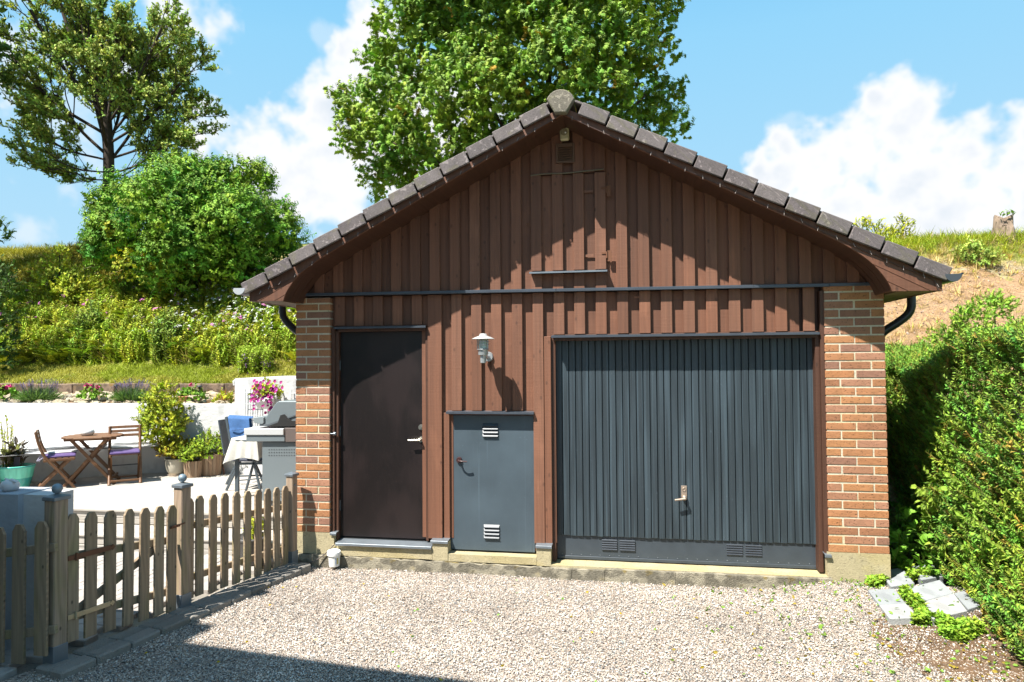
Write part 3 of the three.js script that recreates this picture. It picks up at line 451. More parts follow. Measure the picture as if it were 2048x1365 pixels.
  // barge boards with the curved drop at the eaves, split into boards
  const ZB = 0.4, lowL = [[-0.245, 2.543], [0.08, 2.541], [0.108, 2.615], [0.175, 2.712], [0.27, 2.812], [0.428, 2.912], [0.8, 3.112], [2.71, 4.118]], lowR = [[2.71, 4.118], [4.531, 3.15], [4.85, 2.977], [5.039, 2.866], [5.188, 2.748], [5.28, 2.642], [5.33, 2.56], [5.353, 2.502], [5.702, 2.498]];
  const spline = (p) => { const c = new THREE.SplineCurve(p.slice(1).map((q) => new THREE.Vector2(...q))); return c.getPoints(40).map((q) => [q.x, q.y]); };
  const cL = [lowL[0], ...spline(lowL)], cR = [...spline([[0, 0], ...lowR.slice(0, -1)]), lowR.at(-1)];
  const fullL = [...cL, [2.71, 4.19], [-0.245, roofY(-0.245) + 0.012]], fullR = [...cR, [5.702, roofY(5.702) + 0.012], [2.71, 4.19]];
  const cut = (full, k, s, z) => { // boards parallel to the roof slope
    const offs = [0.09, -0.115, -0.2, -0.285, -0.9];
    for (let i = 0; i < 4; i++) {
      const hi = offs[i], lo = offs[i + 1], c0 = s < 0 ? [-k, 1, -(APEX[1] - k * APEX[0])] : [k, 1, -(APEX[1] + k * APEX[0])]; // signed height over the roof line
      let a = clip(full, -c0[0], -c0[1], -c0[2] + hi - (i ? 0.0015 : 0)); a = clip(a, c0[0], c0[1], c0[2] - lo - 0.0015);
      if (a.length > 2) part(garage, 'barge_board', shiftUV(ext(a, z - 0.024 - i * 0.001, z - i * 0.0012, 0.002), R() * 5, R() * 5), M.barge);
    }
  };
  cut(fullL, 0.5275, -1, ZB); cut(fullR, 0.534, 1, ZB);
  // lining under the verge: three boards that follow the curve back to the gable wall
  const strip = (pts, z0, z1) => { const f = []; for (let i = 0; i + 1 < pts.length; i++) { const [a, b] = [pts[i], pts[i + 1]]; f.push([[a[0], a[1] + 0.004, z1], [b[0], b[1] + 0.004, z1], [b[0], b[1] + 0.004, z0], [a[0], a[1] + 0.004, z0]]); } return polys(f); };
  for (let i = 0; i < 3; i++) { const z1 = 0.376 - i * 0.136, z0 = z1 - 0.13; part(garage, 'verge_soffit', strip(cL.slice(1), z0, z1), M.trim); part(garage, 'verge_soffit', strip(cR.slice(0, -1), z0, z1), M.trim); }
  // eaves: soffit boards, fascia, gutters with end caps, downpipes
  for (const s of [-1, 1]) {
    const inn = s < 0 ? 0.0 : 5.428, out = s < 0 ? -0.245 : 5.7, y = s < 0 ? 2.548 : 2.505, w = (out - inn) / 3;
    for (let i = 0; i < 3; i++) part(garage, 'eave_soffit', turnUV(span(inn + i * w + s * 0.002, inn + (i + 1) * w - s * 0.002, y, y + 0.018, 0.374, BACKZ, 0.003)), std([0.234, 0.164, 0.094], 0.7, { map: paintedWoodMap }));
    for (let i = 0; i < 2; i++) part(garage, 'cheek_board', span(s < 0 ? 0.082 - i * 0.002 : 5.35 + i * 0.002, s < 0 ? 0.066 : 5.366, y, y + 0.2, 0.374 - i * 0.19, 0.192 - i * 0.185, 0.002, i), M.under[i]);
    part(garage, 'fascia', span(out, out + s * 0.02, y - 0.005, y + 0.115, 0.398, BACKZ, 0.002), M.barge);
    const gx0 = s < 0 ? -0.345 : 5.785, gy = s < 0 ? 2.665 : 2.625, r = 0.062, arc = []; for (let i = 0; i <= 14; i++) { const t = Math.PI + Math.PI * i / 14; arc.push([gx0 + r * Math.cos(t), gy + r * Math.sin(t)]); } const inner = arc.slice().reverse().map(([x, yy]) => [gx0 + (x - gx0) * 0.93, gy + (yy - gy) * 0.93]);
    const gut = part(garage, 'gutter', merge([ext([...arc, ...inner], BACKZ - 0.1, 0.44, 0), new THREE.CylinderGeometry(0.008, 0.008, 6.5, 8).rotateX(Math.PI / 2).translate(gx0 + s * r, gy, -2.8)]), M.gutter);
    part(gut, 'end_cap', ext(arc, 0.44, 0.447, 0.001), s < 0 ? std([0.351, 0.367, 0.39], 0.4) : std([0.047, 0.055, 0.062], 0.3));
    const zp = s < 0 ? -0.32 : -0.3, xp = gx0 + (s < 0 ? 0.03 : -0.03), xw = s < 0 ? -0.055 : 5.482;
    part(garage, 'downpipe', tube(s < 0 ? [V(xp, 2.62, zp), V(xp, 2.5, zp), V(xp + 0.005, 2.45, zp), V(xp + 0.05, 2.385, zp), V(xp + 0.13, 2.31, zp), V(xw - 0.02, 2.225, zp), V(xw, 2.17, zp), V(xw, 2.08, zp), V(xw, 0.1, zp)] : [V(xp, 2.6, zp), V(xp, 2.5, zp), V(xp - 0.003, 2.41, zp), V(xp - 0.035, 2.35, zp), V(xp - 0.12, 2.28, zp), V(xw + 0.03, 2.195, zp), V(xw, 2.15, zp), V(xw, 2.05, zp), V(xw, 0.1, zp)], 0.037, 14, 60), M.gutter);
  }
}
shade(garage);

// ---------------------------------------------------------------- things fixed to the garage
{ const l = thing('wall_lamp', 'galvanised lantern wall lamp with a disc shade above the grey hatch', 'wall lamp', V(1.946, 2.004, -0.035));
  const zc = 0.235, galv = std([0.558, 0.594, 0.612], 0.35, { metalness: 0.5, map: metalMap }), galvW = std([0.594, 0.603, 0.594], 0.5, { metalness: 0.25, map: metalMap });
  part(l, 'shade', lathe([[0.0, 0.228], [0.03, 0.224], [0.036, 0.208], [0.04, 0.204], [0.075, 0.192], [0.103, 0.178], [0.105, 0.174], [0.07, 0.184], [0.0, 0.196]], 32), galvW, V(0, -0.014, zc));
  part(l, 'glass', lathe([[0.044, 0.083], [0.046, 0.175], [0.043, 0.175], [0.041, 0.083]], 24), new THREE.MeshPhysicalMaterial({ color: lin([0.86, 0.92, 0.9]), transmission: 0.85, roughness: 0.3, thickness: 0, ior: 1.45 }), V(0, -0.014, zc));
  part(l, 'bulb', lathe([[0, 0.088], [0.03, 0.089], [0.036, 0.096], [0.037, 0.15], [0.028, 0.168], [0, 0.174]], 18), std([0.72, 0.72, 0.702], 0.2), V(0, -0.014, zc));
  const ribs = []; for (let i = 0; i < 5; i++) { const t = i * Math.PI * 2 / 5 + 0.5; ribs.push(rod(V(0.053 * Math.cos(t), 0.078, 0.053 * Math.sin(t)), V(0.053 * Math.cos(t), 0.19, 0.053 * Math.sin(t)), 0.004, 0.004, 6)); } for (const y of [0.125, 0.15]) ribs.push(new THREE.TorusGeometry(0.053, 0.004, 6, 28).rotateX(Math.PI / 2).translate(0, y, 0));
  part(l, 'cage', merge(ribs), galv, V(0, -0.014, zc));
  part(l, 'body', lathe([[0, 0.084], [0.056, 0.084], [0.057, 0.078], [0.046, 0.076], [0.046, 0.032], [0.04, 0.028], [0.029, 0.028], [0.027, -0.04], [0.024, -0.044], [0, -0.044]], 28), galv, V(0, -0.014, zc));
  part(l, 'bracket', merge([rod(V(0, 0.0, 0.0), V(0, -0.012, 0.235), 0.02, 0.018, 14), new THREE.CylinderGeometry(0.043, 0.048, 0.024, 24).rotateX(Math.PI / 2).translate(0, 0.0, 0.012)]), galv);
  shade(l); }
{ const a = thing('alarm_siren', 'cream plastic siren box high under the roof apex', 'alarm box', V(2.695, 4.005, 0.006)); const cr = std([0.515, 0.468, 0.281], 0.45);
  part(a, 'case', box(0.084, 0.118, 0.05, 0.012), cr, V(0, 0.059, 0.025)); part(a, 'speaker_grille', merge([new THREE.CylinderGeometry(0.03, 0.03, 0.006, 24).rotateX(Math.PI / 2), new THREE.TorusGeometry(0.031, 0.003, 6, 24)]), std([0.25, 0.218, 0.133], 0.6), V(-0.002, 0.074, 0.051)); part(a, 'lamp', new THREE.SphereGeometry(0.009, 12, 8), M.white, V(0.01, 0.066, 0.056)); shade(a); }
{ const s = thing('string_lights', 'brown wire of unlit fairy lights clipped along the gable edge', 'fairy lights', V(2.71, 4.09, 0.41)); const R = rngOf(77), o = s.position, brownw = std([0.07, 0.039, 0.031], 0.6);
  const run = (pts) => { const v = []; for (let i = 0; i + 1 < pts.length; i++) for (let k = 0; k < 6; k++) { const t = k / 6; v.push(V(lerp(pts[i][0], pts[i + 1][0], t), lerp(pts[i][1], pts[i + 1][1], t) + 0.006 * (R() - 0.5) - 0.008 * Math.sin(Math.PI * t), 0.408).sub(o)); } v.push(V(...pts.at(-1), 0.408).sub(o)); return v; };
  const left = [[2.69, 4.112], [2.1, 3.81], [1.5, 3.5], [0.9, 3.18], [0.45, 2.945], [0.3, 2.83], [0.12, 2.73], [0.0, 2.69], [-0.1, 2.66], [-0.18, 2.6]], right = [[2.73, 4.115], [3.4, 3.765], [4.1, 3.395], [4.6, 3.14], [5.0, 2.92], [5.25, 2.79], [5.5, 2.66], [5.66, 2.59], [5.69, 2.5]];
  part(s, 'wire', merge([tube(run(left), 0.0035, 5, 120), tube(run(right), 0.0035, 5, 120)]), brownw);
  const clips = []; for (const L of [left, right]) for (let i = 0; i + 1 < L.length; i++) { const n = Math.max(1, Math.round(Math.hypot(L[i + 1][0] - L[i][0], L[i + 1][1] - L[i][1]) / 0.15)); for (let k = 0; k < n; k++) { const t = (k + 0.5) / n, x = lerp(L[i][0], L[i + 1][0], t), y = lerp(L[i][1], L[i + 1][1], t), a = (R() - 0.5) * 1.6; clips.push(rod(V(x, y + 0.012, 0.41).sub(o), V(x + 0.02 * Math.sin(a), y - 0.026 * Math.cos(a), 0.42).sub(o), 0.0024, 0.0018, 5)); } }
  part(s, 'clips', merge(clips), std([0.281, 0.234, 0.211], 0.5)).userData.kind = 'stuff'; shade(s); }

// ================================================================ ground, gravel, paving, deck and garden walls
const DECK = 0.32;
{ // one sheet to the horizon, a gravel drive on it, loose stones on that
  const far = []; for (const [a, b] of [[-900, 900]]) far.push([[a, -0.16, b], [b, -0.16, b], [b, -0.16, a], [a, -0.16, a]]);
  struct('ground', polys(far), std([0.094, 0.101, 0.047], 0.95, { map: soilMap }));
  const gh = (x, z) => 0.016 * fbm(x * 1.1, 3, z * 1.1, 3) - 0.03 * smooth(z, 0.7, 0.1) + 0.008 + 0.085 * smooth(x, 4.2, 5.0) * smooth(z, 1.5, 0.15);
  globalThis.gravelY = gh;
  const nx = 90, nz = 80, X0 = -0.62, X1 = 7.2, Z0 = 0.02, Z1 = 7.4, p = [], uv = [], ix = [];
  for (let j = 0; j <= nz; j++) for (let i = 0; i <= nx; i++) { const z = lerp(Z0, Z1, j / nz), x = lerp(X0 + Math.max(0, 0.62 - z * 0.23), X1, i / nx); p.push(x, gh(x, z) - 0.008, z); uv.push(x, z); }
  for (let j = 0; j < nz; j++) for (let i = 0; i < nx; i++) { const a = j * (nx + 1) + i; ix.push(a, a + nx + 1, a + 1, a + 1, a + nx + 1, a + nx + 2); }
  const g = new THREE.BufferGeometry(); g.setAttribute('position', new THREE.Float32BufferAttribute(p, 3)); g.setAttribute('uv', new THREE.Float32BufferAttribute(uv, 2)); g.setIndex(ix); g.computeVertexNormals();
  struct('gravel_drive', g, std([0.484, 0.437, 0.39], 0.95, { map: gravelMap, bumpMap: gravelMap, bumpScale: 0.012 }));
  const R = rngOf(21), shapes = [0, 1, 2].map((k) => { const r = rngOf(90 + k), q = []; for (let i = 0; i < 11; i++) { const d = onBall(r); q.push(V(d.x * (0.85 + 0.3 * r()), d.y * 0.62, d.z * (0.7 + 0.3 * r()))); } return plain(new ConvexGeometry(q)); });
  const sp = [[], [], []], N = 170000;
  for (let i = 0; i < N; i++) {
    const near = R(), z = 0.03 + 3.1 * Math.pow(near, 0.85), x = lerp(-0.5 + Math.max(0, (2.3 - z) * 0.2), 6.0, R());
    const soil = smooth(Math.hypot((x - 5.85) / 0.85, (z - 1.2) / 0.6), 1.15, 0.3), moss = smooth(fbm(x * 2, 9, z * 2, 3), 0.1, 0.3) * smooth(x, 4.4, 5.4);
    if (R() < soil * 0.75 + moss * 0.45) continue;
    const t = R(), v = (0.7 + 0.5 * R()) * (1 + 0.55 * fbm(x * 1.4, 7, z * 1.4, 3)), c = t < 0.14 ? [0.14 * v, 0.132 * v, 0.13 * v] : t < 0.22 ? [0.22 * v, 0.245 * v, 0.25 * v] : t < 0.4 ? [0.36 * v, 0.275 * v, 0.205 * v] : t < 0.78 ? [0.47 * v, 0.41 * v, 0.345 * v] : [0.61 * v, 0.555 * v, 0.5 * v];
    const s = 0.0054 * (0.65 + 0.9 * R() * R() + (R() < 0.03 ? 0.9 : 0));
    sp[i % 3].push({ p: V(x, gh(x, z) + s * 0.25, z), d: onBall(R).multiplyScalar(0.45).add(V(0, 1, 0)), s, c });
  }
  const stone = std([1, 1, 1], 0.85), holder = new THREE.Group(); holder.name = 'gravel_stones'; holder.userData = { kind: 'stuff', label: 'pale pink and grey loose gravel stones covering the drive', category: 'gravel' }; scene.add(holder);
  sp.forEach((l, k) => scatter(holder, 'stones', shapes[k], stone, l, { seed: k + 1 }));
  // bare soil by the slabs
  const sg = new THREE.CircleGeometry(1, 40).rotateX(-Math.PI / 2).scale(0.85, 1, 0.65), q = sg.attributes.position, u2 = sg.attributes.uv; for (let i = 0; i < q.count; i++) { const x = q.getX(i), z = q.getZ(i), k = i ? 1 + 0.25 * fbm(x * 2, 1, z * 2, 3) : 1; q.setXYZ(i, x * k, gh(x * k + 5.75, z * k + 1.25) - 0.002, z * k); u2.setXY(i, x, z); } sg.computeVertexNormals();
  const so = struct('soil', sg, std([0.187, 0.125, 0.078], 0.95, { map: soilMap, bumpMap: soilMap, bumpScale: 0.02 })); so.position.set(5.75, 0, 1.25);
  // a few larger stones and dry leaves picked out on the gravel
}
const FP = [V(-0.4357, 0, 2.3919), V(-0.2459, 0, 1.3873), V(0.03, 0, 0.1345)];                                         // the three fence posts
{ // kerb of flat stones under the fence, every stone its own piece
  const R = rngOf(31), kerb = struct('kerb', span(-1, -0.99, -0.15, -0.1, 0, 0.01, 0), M.concrete); kerb.geometry = polys([[[-0.7, -0.09, 2.9], [-0.4, -0.09, 2.9], [0.1, -0.09, 0.1], [-0.25, -0.09, 0.1]]]);
  const st = std([0.234, 0.218, 0.195], 0.95, { map: plasterMap, bumpMap: noiseBump, bumpScale: 0.01 }), st2 = std([0.203, 0.187, 0.164], 0.95, { map: plasterMap, bumpMap: noiseBump, bumpScale: 0.01 });
  let t = -0.12; const A = FP[0], C = FP[2], dir = C.clone().sub(A), L = dir.length(); dir.divideScalar(L); const nrm = V(dir.z, 0, -dir.x).multiplyScalar(-1), yaw = Math.atan2(dir.x, dir.z);
  while (t < L - 0.02) { const w = Math.min(0.16 + 0.12 * R(), L - t), bend = 0.02 * Math.sin(Math.PI * clamp(t / L, 0, 1)); for (const [off, wd] of [[0.0, 0.13], [-0.135, 0.13]]) { const c = A.clone().addScaledVector(dir, t + w / 2).addScaledVector(nrm, -(off - 0.035 - bend)); part(kerb, 'kerb_stone', box(wd * (0.9 + 0.1 * R()), 0.11, w - 0.008, 0.012, R() * 3, R() * 3), R() < 0.6 ? st : st2, V(c.x, -0.008 + 0.014 * (R() - 0.5) + (off ? 0.006 : 0), c.z), [(R() - 0.5) * 0.05, yaw + (R() - 0.5) * 0.06, (R() - 0.5) * 0.05]); } t += w; }
}
{ // pavers of the yard between fence and deck
  const R = rngOf(41), pv = struct('paved_yard', polys([[[-4.6, -0.03, 2.9], [0.0, -0.03, 2.9], [0.0, -0.03, -0.5], [-4.6, -0.03, -0.5]]]), std([0.234, 0.218, 0.195], 0.95, { map: concreteMap }));
  const mats = [[0.429, 0.39, 0.359], [0.39, 0.359, 0.328], [0.452, 0.421, 0.39]].map((c) => std(c.map((x) => x * 0.85), 0.9, { map: plasterMap, bumpMap: noiseBump, bumpScale: 0.004 })), geos = [0, 1, 2].map((k) => box(0.204, 0.05, 0.134, 0.006, k * 1.3, k * 0.7));
  const rest = [[], [], []]; let n = 0;
  for (let j = 0; j < 21; j++) for (let i = 0; i < 22; i++) { const z = 0.0 + j * 0.14, x = -0.28 - z * 0.19 - i * 0.21 - (j % 2) * 0.105; if (x < -4.5) continue; const k = Math.floor(R() * 3), y = -0.012 + 0.006 * (R() - 0.5); if (i < 13 && n < 290) { n++; part(pv, 'paver', geos[k], mats[k], V(x, y, z), [0, (R() - 0.5) * 0.02, 0]); } else rest[k].push(geos[k].clone().translate(x, y, z)); }
  part(pv, 'far_pavers', merge(rest.flat()), mats[0]).userData.kind = 'stuff';
}
{ // the deck of pale boards with two steps
  const R = rngOf(51), deck = struct('deck', span(-7.2, -0.02, 0.02, 0.29, -2.96, -0.58, 0), M.trim);
  const put = (x0, x1, y0, y1, z0, z1) => part(deck, 'deck_board', span(x0, x1, y0, y1, z0, z1, 0.004, R() * 6, R() * 6), M.deck[Math.floor(R() * 3)]);
  for (let i = 0; i < 21; i++) { const z = -0.525 - i * 0.117, cut = -7 + R() * 6; put(-7.2, cut - 0.002, DECK - 0.026, DECK + (R() - 0.5) * 0.003, z - 0.112, z); put(cut + 0.002, -0.03, DECK - 0.026, DECK + (R() - 0.5) * 0.003, z - 0.112, z); }
  for (let i = 0; i < 4; i++) put(-4.6, -0.03, 0.135, 0.16 + (R() - 0.5) * 0.002, -0.085 - i * 0.117 - 0.112, -0.085 - i * 0.117);
  for (const [y0, y1, z] of [[0.165, 0.226, -0.548], [0.23, 0.29, -0.548], [-0.03, 0.05, -0.1], [0.055, 0.13, -0.1]]) put(-4.6, -0.03, y0, y1, z - 0.022, z);
}
{ // low curved planter wall, long white garden wall and its taller end block
  const path = [[-8.4, 1.8], [-6.6, -0.2], [-5.12, -1.72], [-4.6, -2.28], [-4.12, -2.68], [-3.75, -2.88], [-3.35, -2.97], [-3.05, -3.0]], cv = new THREE.CatmullRomCurve3(path.map(([x, z]) => V(x, 0, z)), false, 'centripetal'), pt = cv.getSpacedPoints(90), f = [];
  const off = pt.map((p, i) => { const t = cv.getTangentAt(i / 90), n = V(-t.z, 0, t.x).multiplyScalar(t.x > 0 ? 1 : 1); return p.clone().addScaledVector(n, -0.14); });
  let L = 0; const uvw = []; const P3 = (p, y) => [p.x, y, p.z]; for (let i = 0; i + 1 < pt.length; i++) { f.push([P3(pt[i], 0.2), P3(pt[i + 1], 0.2), P3(pt[i + 1], 0.79), P3(pt[i], 0.79)], [P3(pt[i], 0.79), P3(pt[i + 1], 0.79), P3(off[i + 1], 0.79), P3(off[i], 0.79)], [P3(off[i + 1], 0.2), P3(off[i], 0.2), P3(off[i], 0.79), P3(off[i + 1], 0.79)]); }
  const w = thing('planter_wall', 'low curved pale rendered wall behind the bistro table at deck level', 'wall', V(-4.2, DECK, -2.1)); const wg = polys(f).translate(4.2, -DECK, 2.1); part(w, 'render', mergeSmooth(wg), M.plasterLow); shade(w);
  const soil = struct('planter_ledge', polys([[[-8, 0.772, 2.0], [-5.2, 0.772, -1.85], [-3.9, 0.772, -2.86], [-3.0, 0.772, -3.0], [-3.0, 0.772, -3.02], [-9, 0.772, -3.02]]]), M.plaster);
  const face = (x0, x1, y0, y1, z0, z1, s) => { const g = new THREE.BoxGeometry(x1 - x0, y1 - y0, z1 - z0, Math.ceil((x1 - x0) * 12), 10, 1).translate((x0 + x1) / 2, (y0 + y1) / 2, (z0 + z1) / 2), p = g.attributes.position, n = g.attributes.normal, u = g.attributes.uv; for (let i = 0; i < p.count; i++) { const x = p.getX(i), y = p.getY(i), z = p.getZ(i); u.setXY(i, Math.abs(n.getX(i)) > 0.5 ? z : x, Math.abs(n.getY(i)) > 0.5 ? z : y); p.setZ(i, z + (z > (z0 + z1) / 2 ? 0.012 * fbm(x * 1.3, y * 1.7, s, 3) : 0)); p.setY(i, y + (y > y1 - 0.01 ? 0.01 * fbm(x * 1.2, 3, s, 3) : 0)); } g.computeVertexNormals(); return g; };
  const a = thing('garden_wall', 'long white rendered retaining wall below the rock bed', 'wall', V(-5.5, DECK, -3.0)); part(a, 'render', face(-9.5, -2.521, 0.1, 1.335, -3.2, -3.0, 2).translate(5.5, -DECK, 3.0), M.plaster); shade(a);
  const b = thing('end_block', 'taller white rendered wall block beside the garage corner', 'wall', V(-1.3, DECK, -3.0)); part(b, 'render', face(-2.52, -0.02, 0.1, 1.725, -4.5, -2.985, 5).translate(1.3, -DECK, 3.0), M.plaster); shade(b);
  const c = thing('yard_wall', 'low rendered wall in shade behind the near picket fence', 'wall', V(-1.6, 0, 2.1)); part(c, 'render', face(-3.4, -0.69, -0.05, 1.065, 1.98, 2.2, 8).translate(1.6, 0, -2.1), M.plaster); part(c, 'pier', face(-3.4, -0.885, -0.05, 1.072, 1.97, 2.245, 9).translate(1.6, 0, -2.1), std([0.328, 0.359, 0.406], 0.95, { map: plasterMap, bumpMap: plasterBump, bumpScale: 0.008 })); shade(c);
}
function mergeSmooth(g) { return g; }
{ // rock bed above the white wall, stones one by one, and its edging of concrete blocks
  const R = rngOf(61), bed = struct('rock_bed', polys([[[-9.5, 1.3, -3.15], [-2.5, 1.3, -3.15], [-2.5, 1.44, -4.32], [-9.5, 1.44, -4.32]]]), std([0.328, 0.234, 0.156], 0.95, { map: soilMap }));
  const geos = [0, 1, 2, 3, 4].map((k) => { const r = rngOf(300 + k), q = []; for (let i = 0; i < 16; i++) { const d = onBall(r); q.push(V(d.x * (0.9 + 0.3 * r()), d.y * 0.55, d.z * (0.75 + 0.2 * r()))); } const g = new ConvexGeometry(q); g.setAttribute('uv', new THREE.Float32BufferAttribute(new Float32Array(g.attributes.position.count * 2).map((_, i) => g.attributes.position.array[Math.floor(i / 2) * 3 + (i % 2) * 2] * 0.2), 2)); return g; });
  const mats = [[0.437, 0.39, 0.328], [0.39, 0.335, 0.281], [0.484, 0.445, 0.39], [0.343, 0.312, 0.281], [0.452, 0.374, 0.296]].map((c) => std(c, 0.9, { map: concreteMap, bumpMap: noiseBump, bumpScale: 0.006 }));
  let n = 0; const small = [];
  for (let i = 0; i < 520; i++) { const z = -3.2 - 1.05 * R(), x = lerp(-8.2, -2.58, R()), s = 0.045 + 0.055 * R() * R(), y = lerp(1.3, 1.44, (-3.15 - z) / 1.17) + s * 0.2; if (s > 0.05 && n < 240) { n++; const o = part(bed, 'rock', geos[Math.floor(R() * 5)], mats[Math.floor(R() * 5)], V(x, y, z), [(R() - 0.5) * 0.5, R() * 6, (R() - 0.5) * 0.5]); o.scale.setScalar(s * 1.15); } else small.push(geos[Math.floor(R() * 5)].clone().scale(s, s, s).rotateY(R() * 6).translate(x, y, z)); }
  part(bed, 'small_rocks', merge(small), mats[0]).userData.kind = 'stuff';
  const edge = struct('block_edging', polys([[[-9.5, 1.4, -4.4], [-2.5, 1.4, -4.4], [-2.5, 1.58, -4.42], [-9.5, 1.58, -4.42]]]), M.concrete); const em = [[0.234, 0.172, 0.133], [0.265, 0.203, 0.156], [0.211, 0.156, 0.117]].map((c) => std(c, 0.95, { map: dirtyMap, bumpMap: noiseBump, bumpScale: 0.01 }));
  for (let x = -9.4; x < -2.55; x += 0.42) part(edge, 'edging_block', box(0.412, 0.2, 0.1, 0.012, R() * 3, R() * 3), em[Math.floor(R() * 3)], V(x + 0.2, 1.505 + (R() - 0.5) * 0.012, -4.34 + (R() - 0.5) * 0.012), [(R() - 0.5) * 0.04, (R() - 0.5) * 0.03, (R() - 0.5) * 0.01]);
}
// ---------------------------------------------------------------- the hillside
const ramp = (t, l) => { for (let i = 0; i + 1 < l.length; i++) if (t <= l[i + 1][0]) return lerp(l[i][1], l[i + 1][1], clamp((t - l[i][0]) / (l[i + 1][0] - l[i][0]), 0, 1)); return l.at(-1)[1]; };
const hillY = (x, z) => {
  const u = -z, L = ramp(u, [[4.3, 1.56], [4.5, 1.6], [5.5, 1.9], [6.8, 2.95], [8, 3.8], [10, 4.95], [11, 5.2], [13, 5.3], [40, 5.6], [110, 3]]), Rr = ramp(u, [[1, -0.1], [4, 1.1], [6, 2.25], [8, 3.45], [9.6, 4.38], [10.4, 4.55], [13, 4.7], [40, 5.2], [110, 3]]);
  let h = lerp(L, Rr, smooth(x, -2, 5.6)); const calm = smooth(u, 4.4, 5.4);
  h += calm * (0.16 * fbm(x * 0.55, 2, z * 0.55, 3) + 0.05 * fbm(x * 2.3, 5, z * 2.3, 2)) + smooth(x, -9.3, -7.6) * -0.0 + 0.25 * smooth(x, -7.3, -8.2) * 0 ;
  const g = smooth(x, -0.9, -0.3) * (1 - smooth(x, 5.55, 6.1)) * (1 - smooth(u, 6.3, 8)); return lerp(h, -0.1, g);
};
{ const xs = [], zs = []; for (let x = -60; x < -12; x += 4) xs.push(x); for (let x = -12; x < 15; x += 0.3) xs.push(x); for (let x = 15; x <= 60; x += 4) xs.push(x); for (let z = -1; z > -4.4; z -= 0.85) zs.push(z); for (let z = -4.4; z > -14; z -= 0.25) zs.push(z); for (let z = -14; z >= -110; z -= 6) zs.push(z);
  const p = [], uv = [], ix = [], w = xs.length; for (const z of zs) for (const x of xs) { p.push(x, hillY(x, z), z); uv.push(x, z * 1.15); }
  for (let j = 0; j + 1 < zs.length; j++) for (let i = 0; i + 1 < w; i++) { const xm = (xs[i] + xs[i + 1]) / 2; if (xm < 5.6 && zs[j] > -4.38) continue; const a = j * w + i; ix.push(a, a + 1, a + w, a + 1, a + w + 1, a + w); }
  const g = new THREE.BufferGeometry(); g.setAttribute('position', new THREE.Float32BufferAttribute(p, 3)); g.setAttribute('uv', new THREE.Float32BufferAttribute(uv, 2)); g.setIndex(ix); g.computeVertexNormals();
  struct('hillside', g, std([0.72, 0.702, 0.675], 0.95, { map: slopeMap, bumpMap: soilMap, bumpScale: 0.04 })); }
{ // the neighbouring house whose shadow falls on the drive, out of the picture on the left
  const h = thing('neighbour_house', 'pale rendered house standing left of the drive and shading it', 'house', V(-4.1, 0, 6.5)), w = std([0.63, 0.612, 0.567], 0.9, { map: plasterMap }), a = Math.atan2(-0.232, 1.88) * -1;
  const g = new THREE.Group(); const mk = (geo, m, n) => part(h, n, geo.rotateY(-a * -1 * -1), m);
  mk(B(8.2, 4.4, 5.2, 0, 2.2, 0.5, 0.02), w, 'wall'); mk(ext([[-4.65, 4.42], [4.3, 4.42], [4.3, 4.56], [-4.65, 4.56]], -2.62, 3.6, 0), M.trim, 'eave'); mk(new THREE.ConeGeometry(1, 1.9, 4).rotateY(Math.PI / 4).scale(5.9, 1, 3.9).translate(-0.2, 5.5, 0.5), M.tile[0], 'roof');
  mk(B(6.0, 0.14, 2.2, -0.85, 4.49, -1.84, 0.01), M.trim, 'porch_roof'); mk(B(0.14, 4.42, 0.14, 1.95, 2.21, -2.7, 0.01), M.trim, 'porch_post');
  for (const x of [-2.6, 0, 2.6]) mk(B(1.1, 1.2, 0.06, x, 1.9, -2.14, 0.01), M.plasticDark, 'window'); shade(h); }

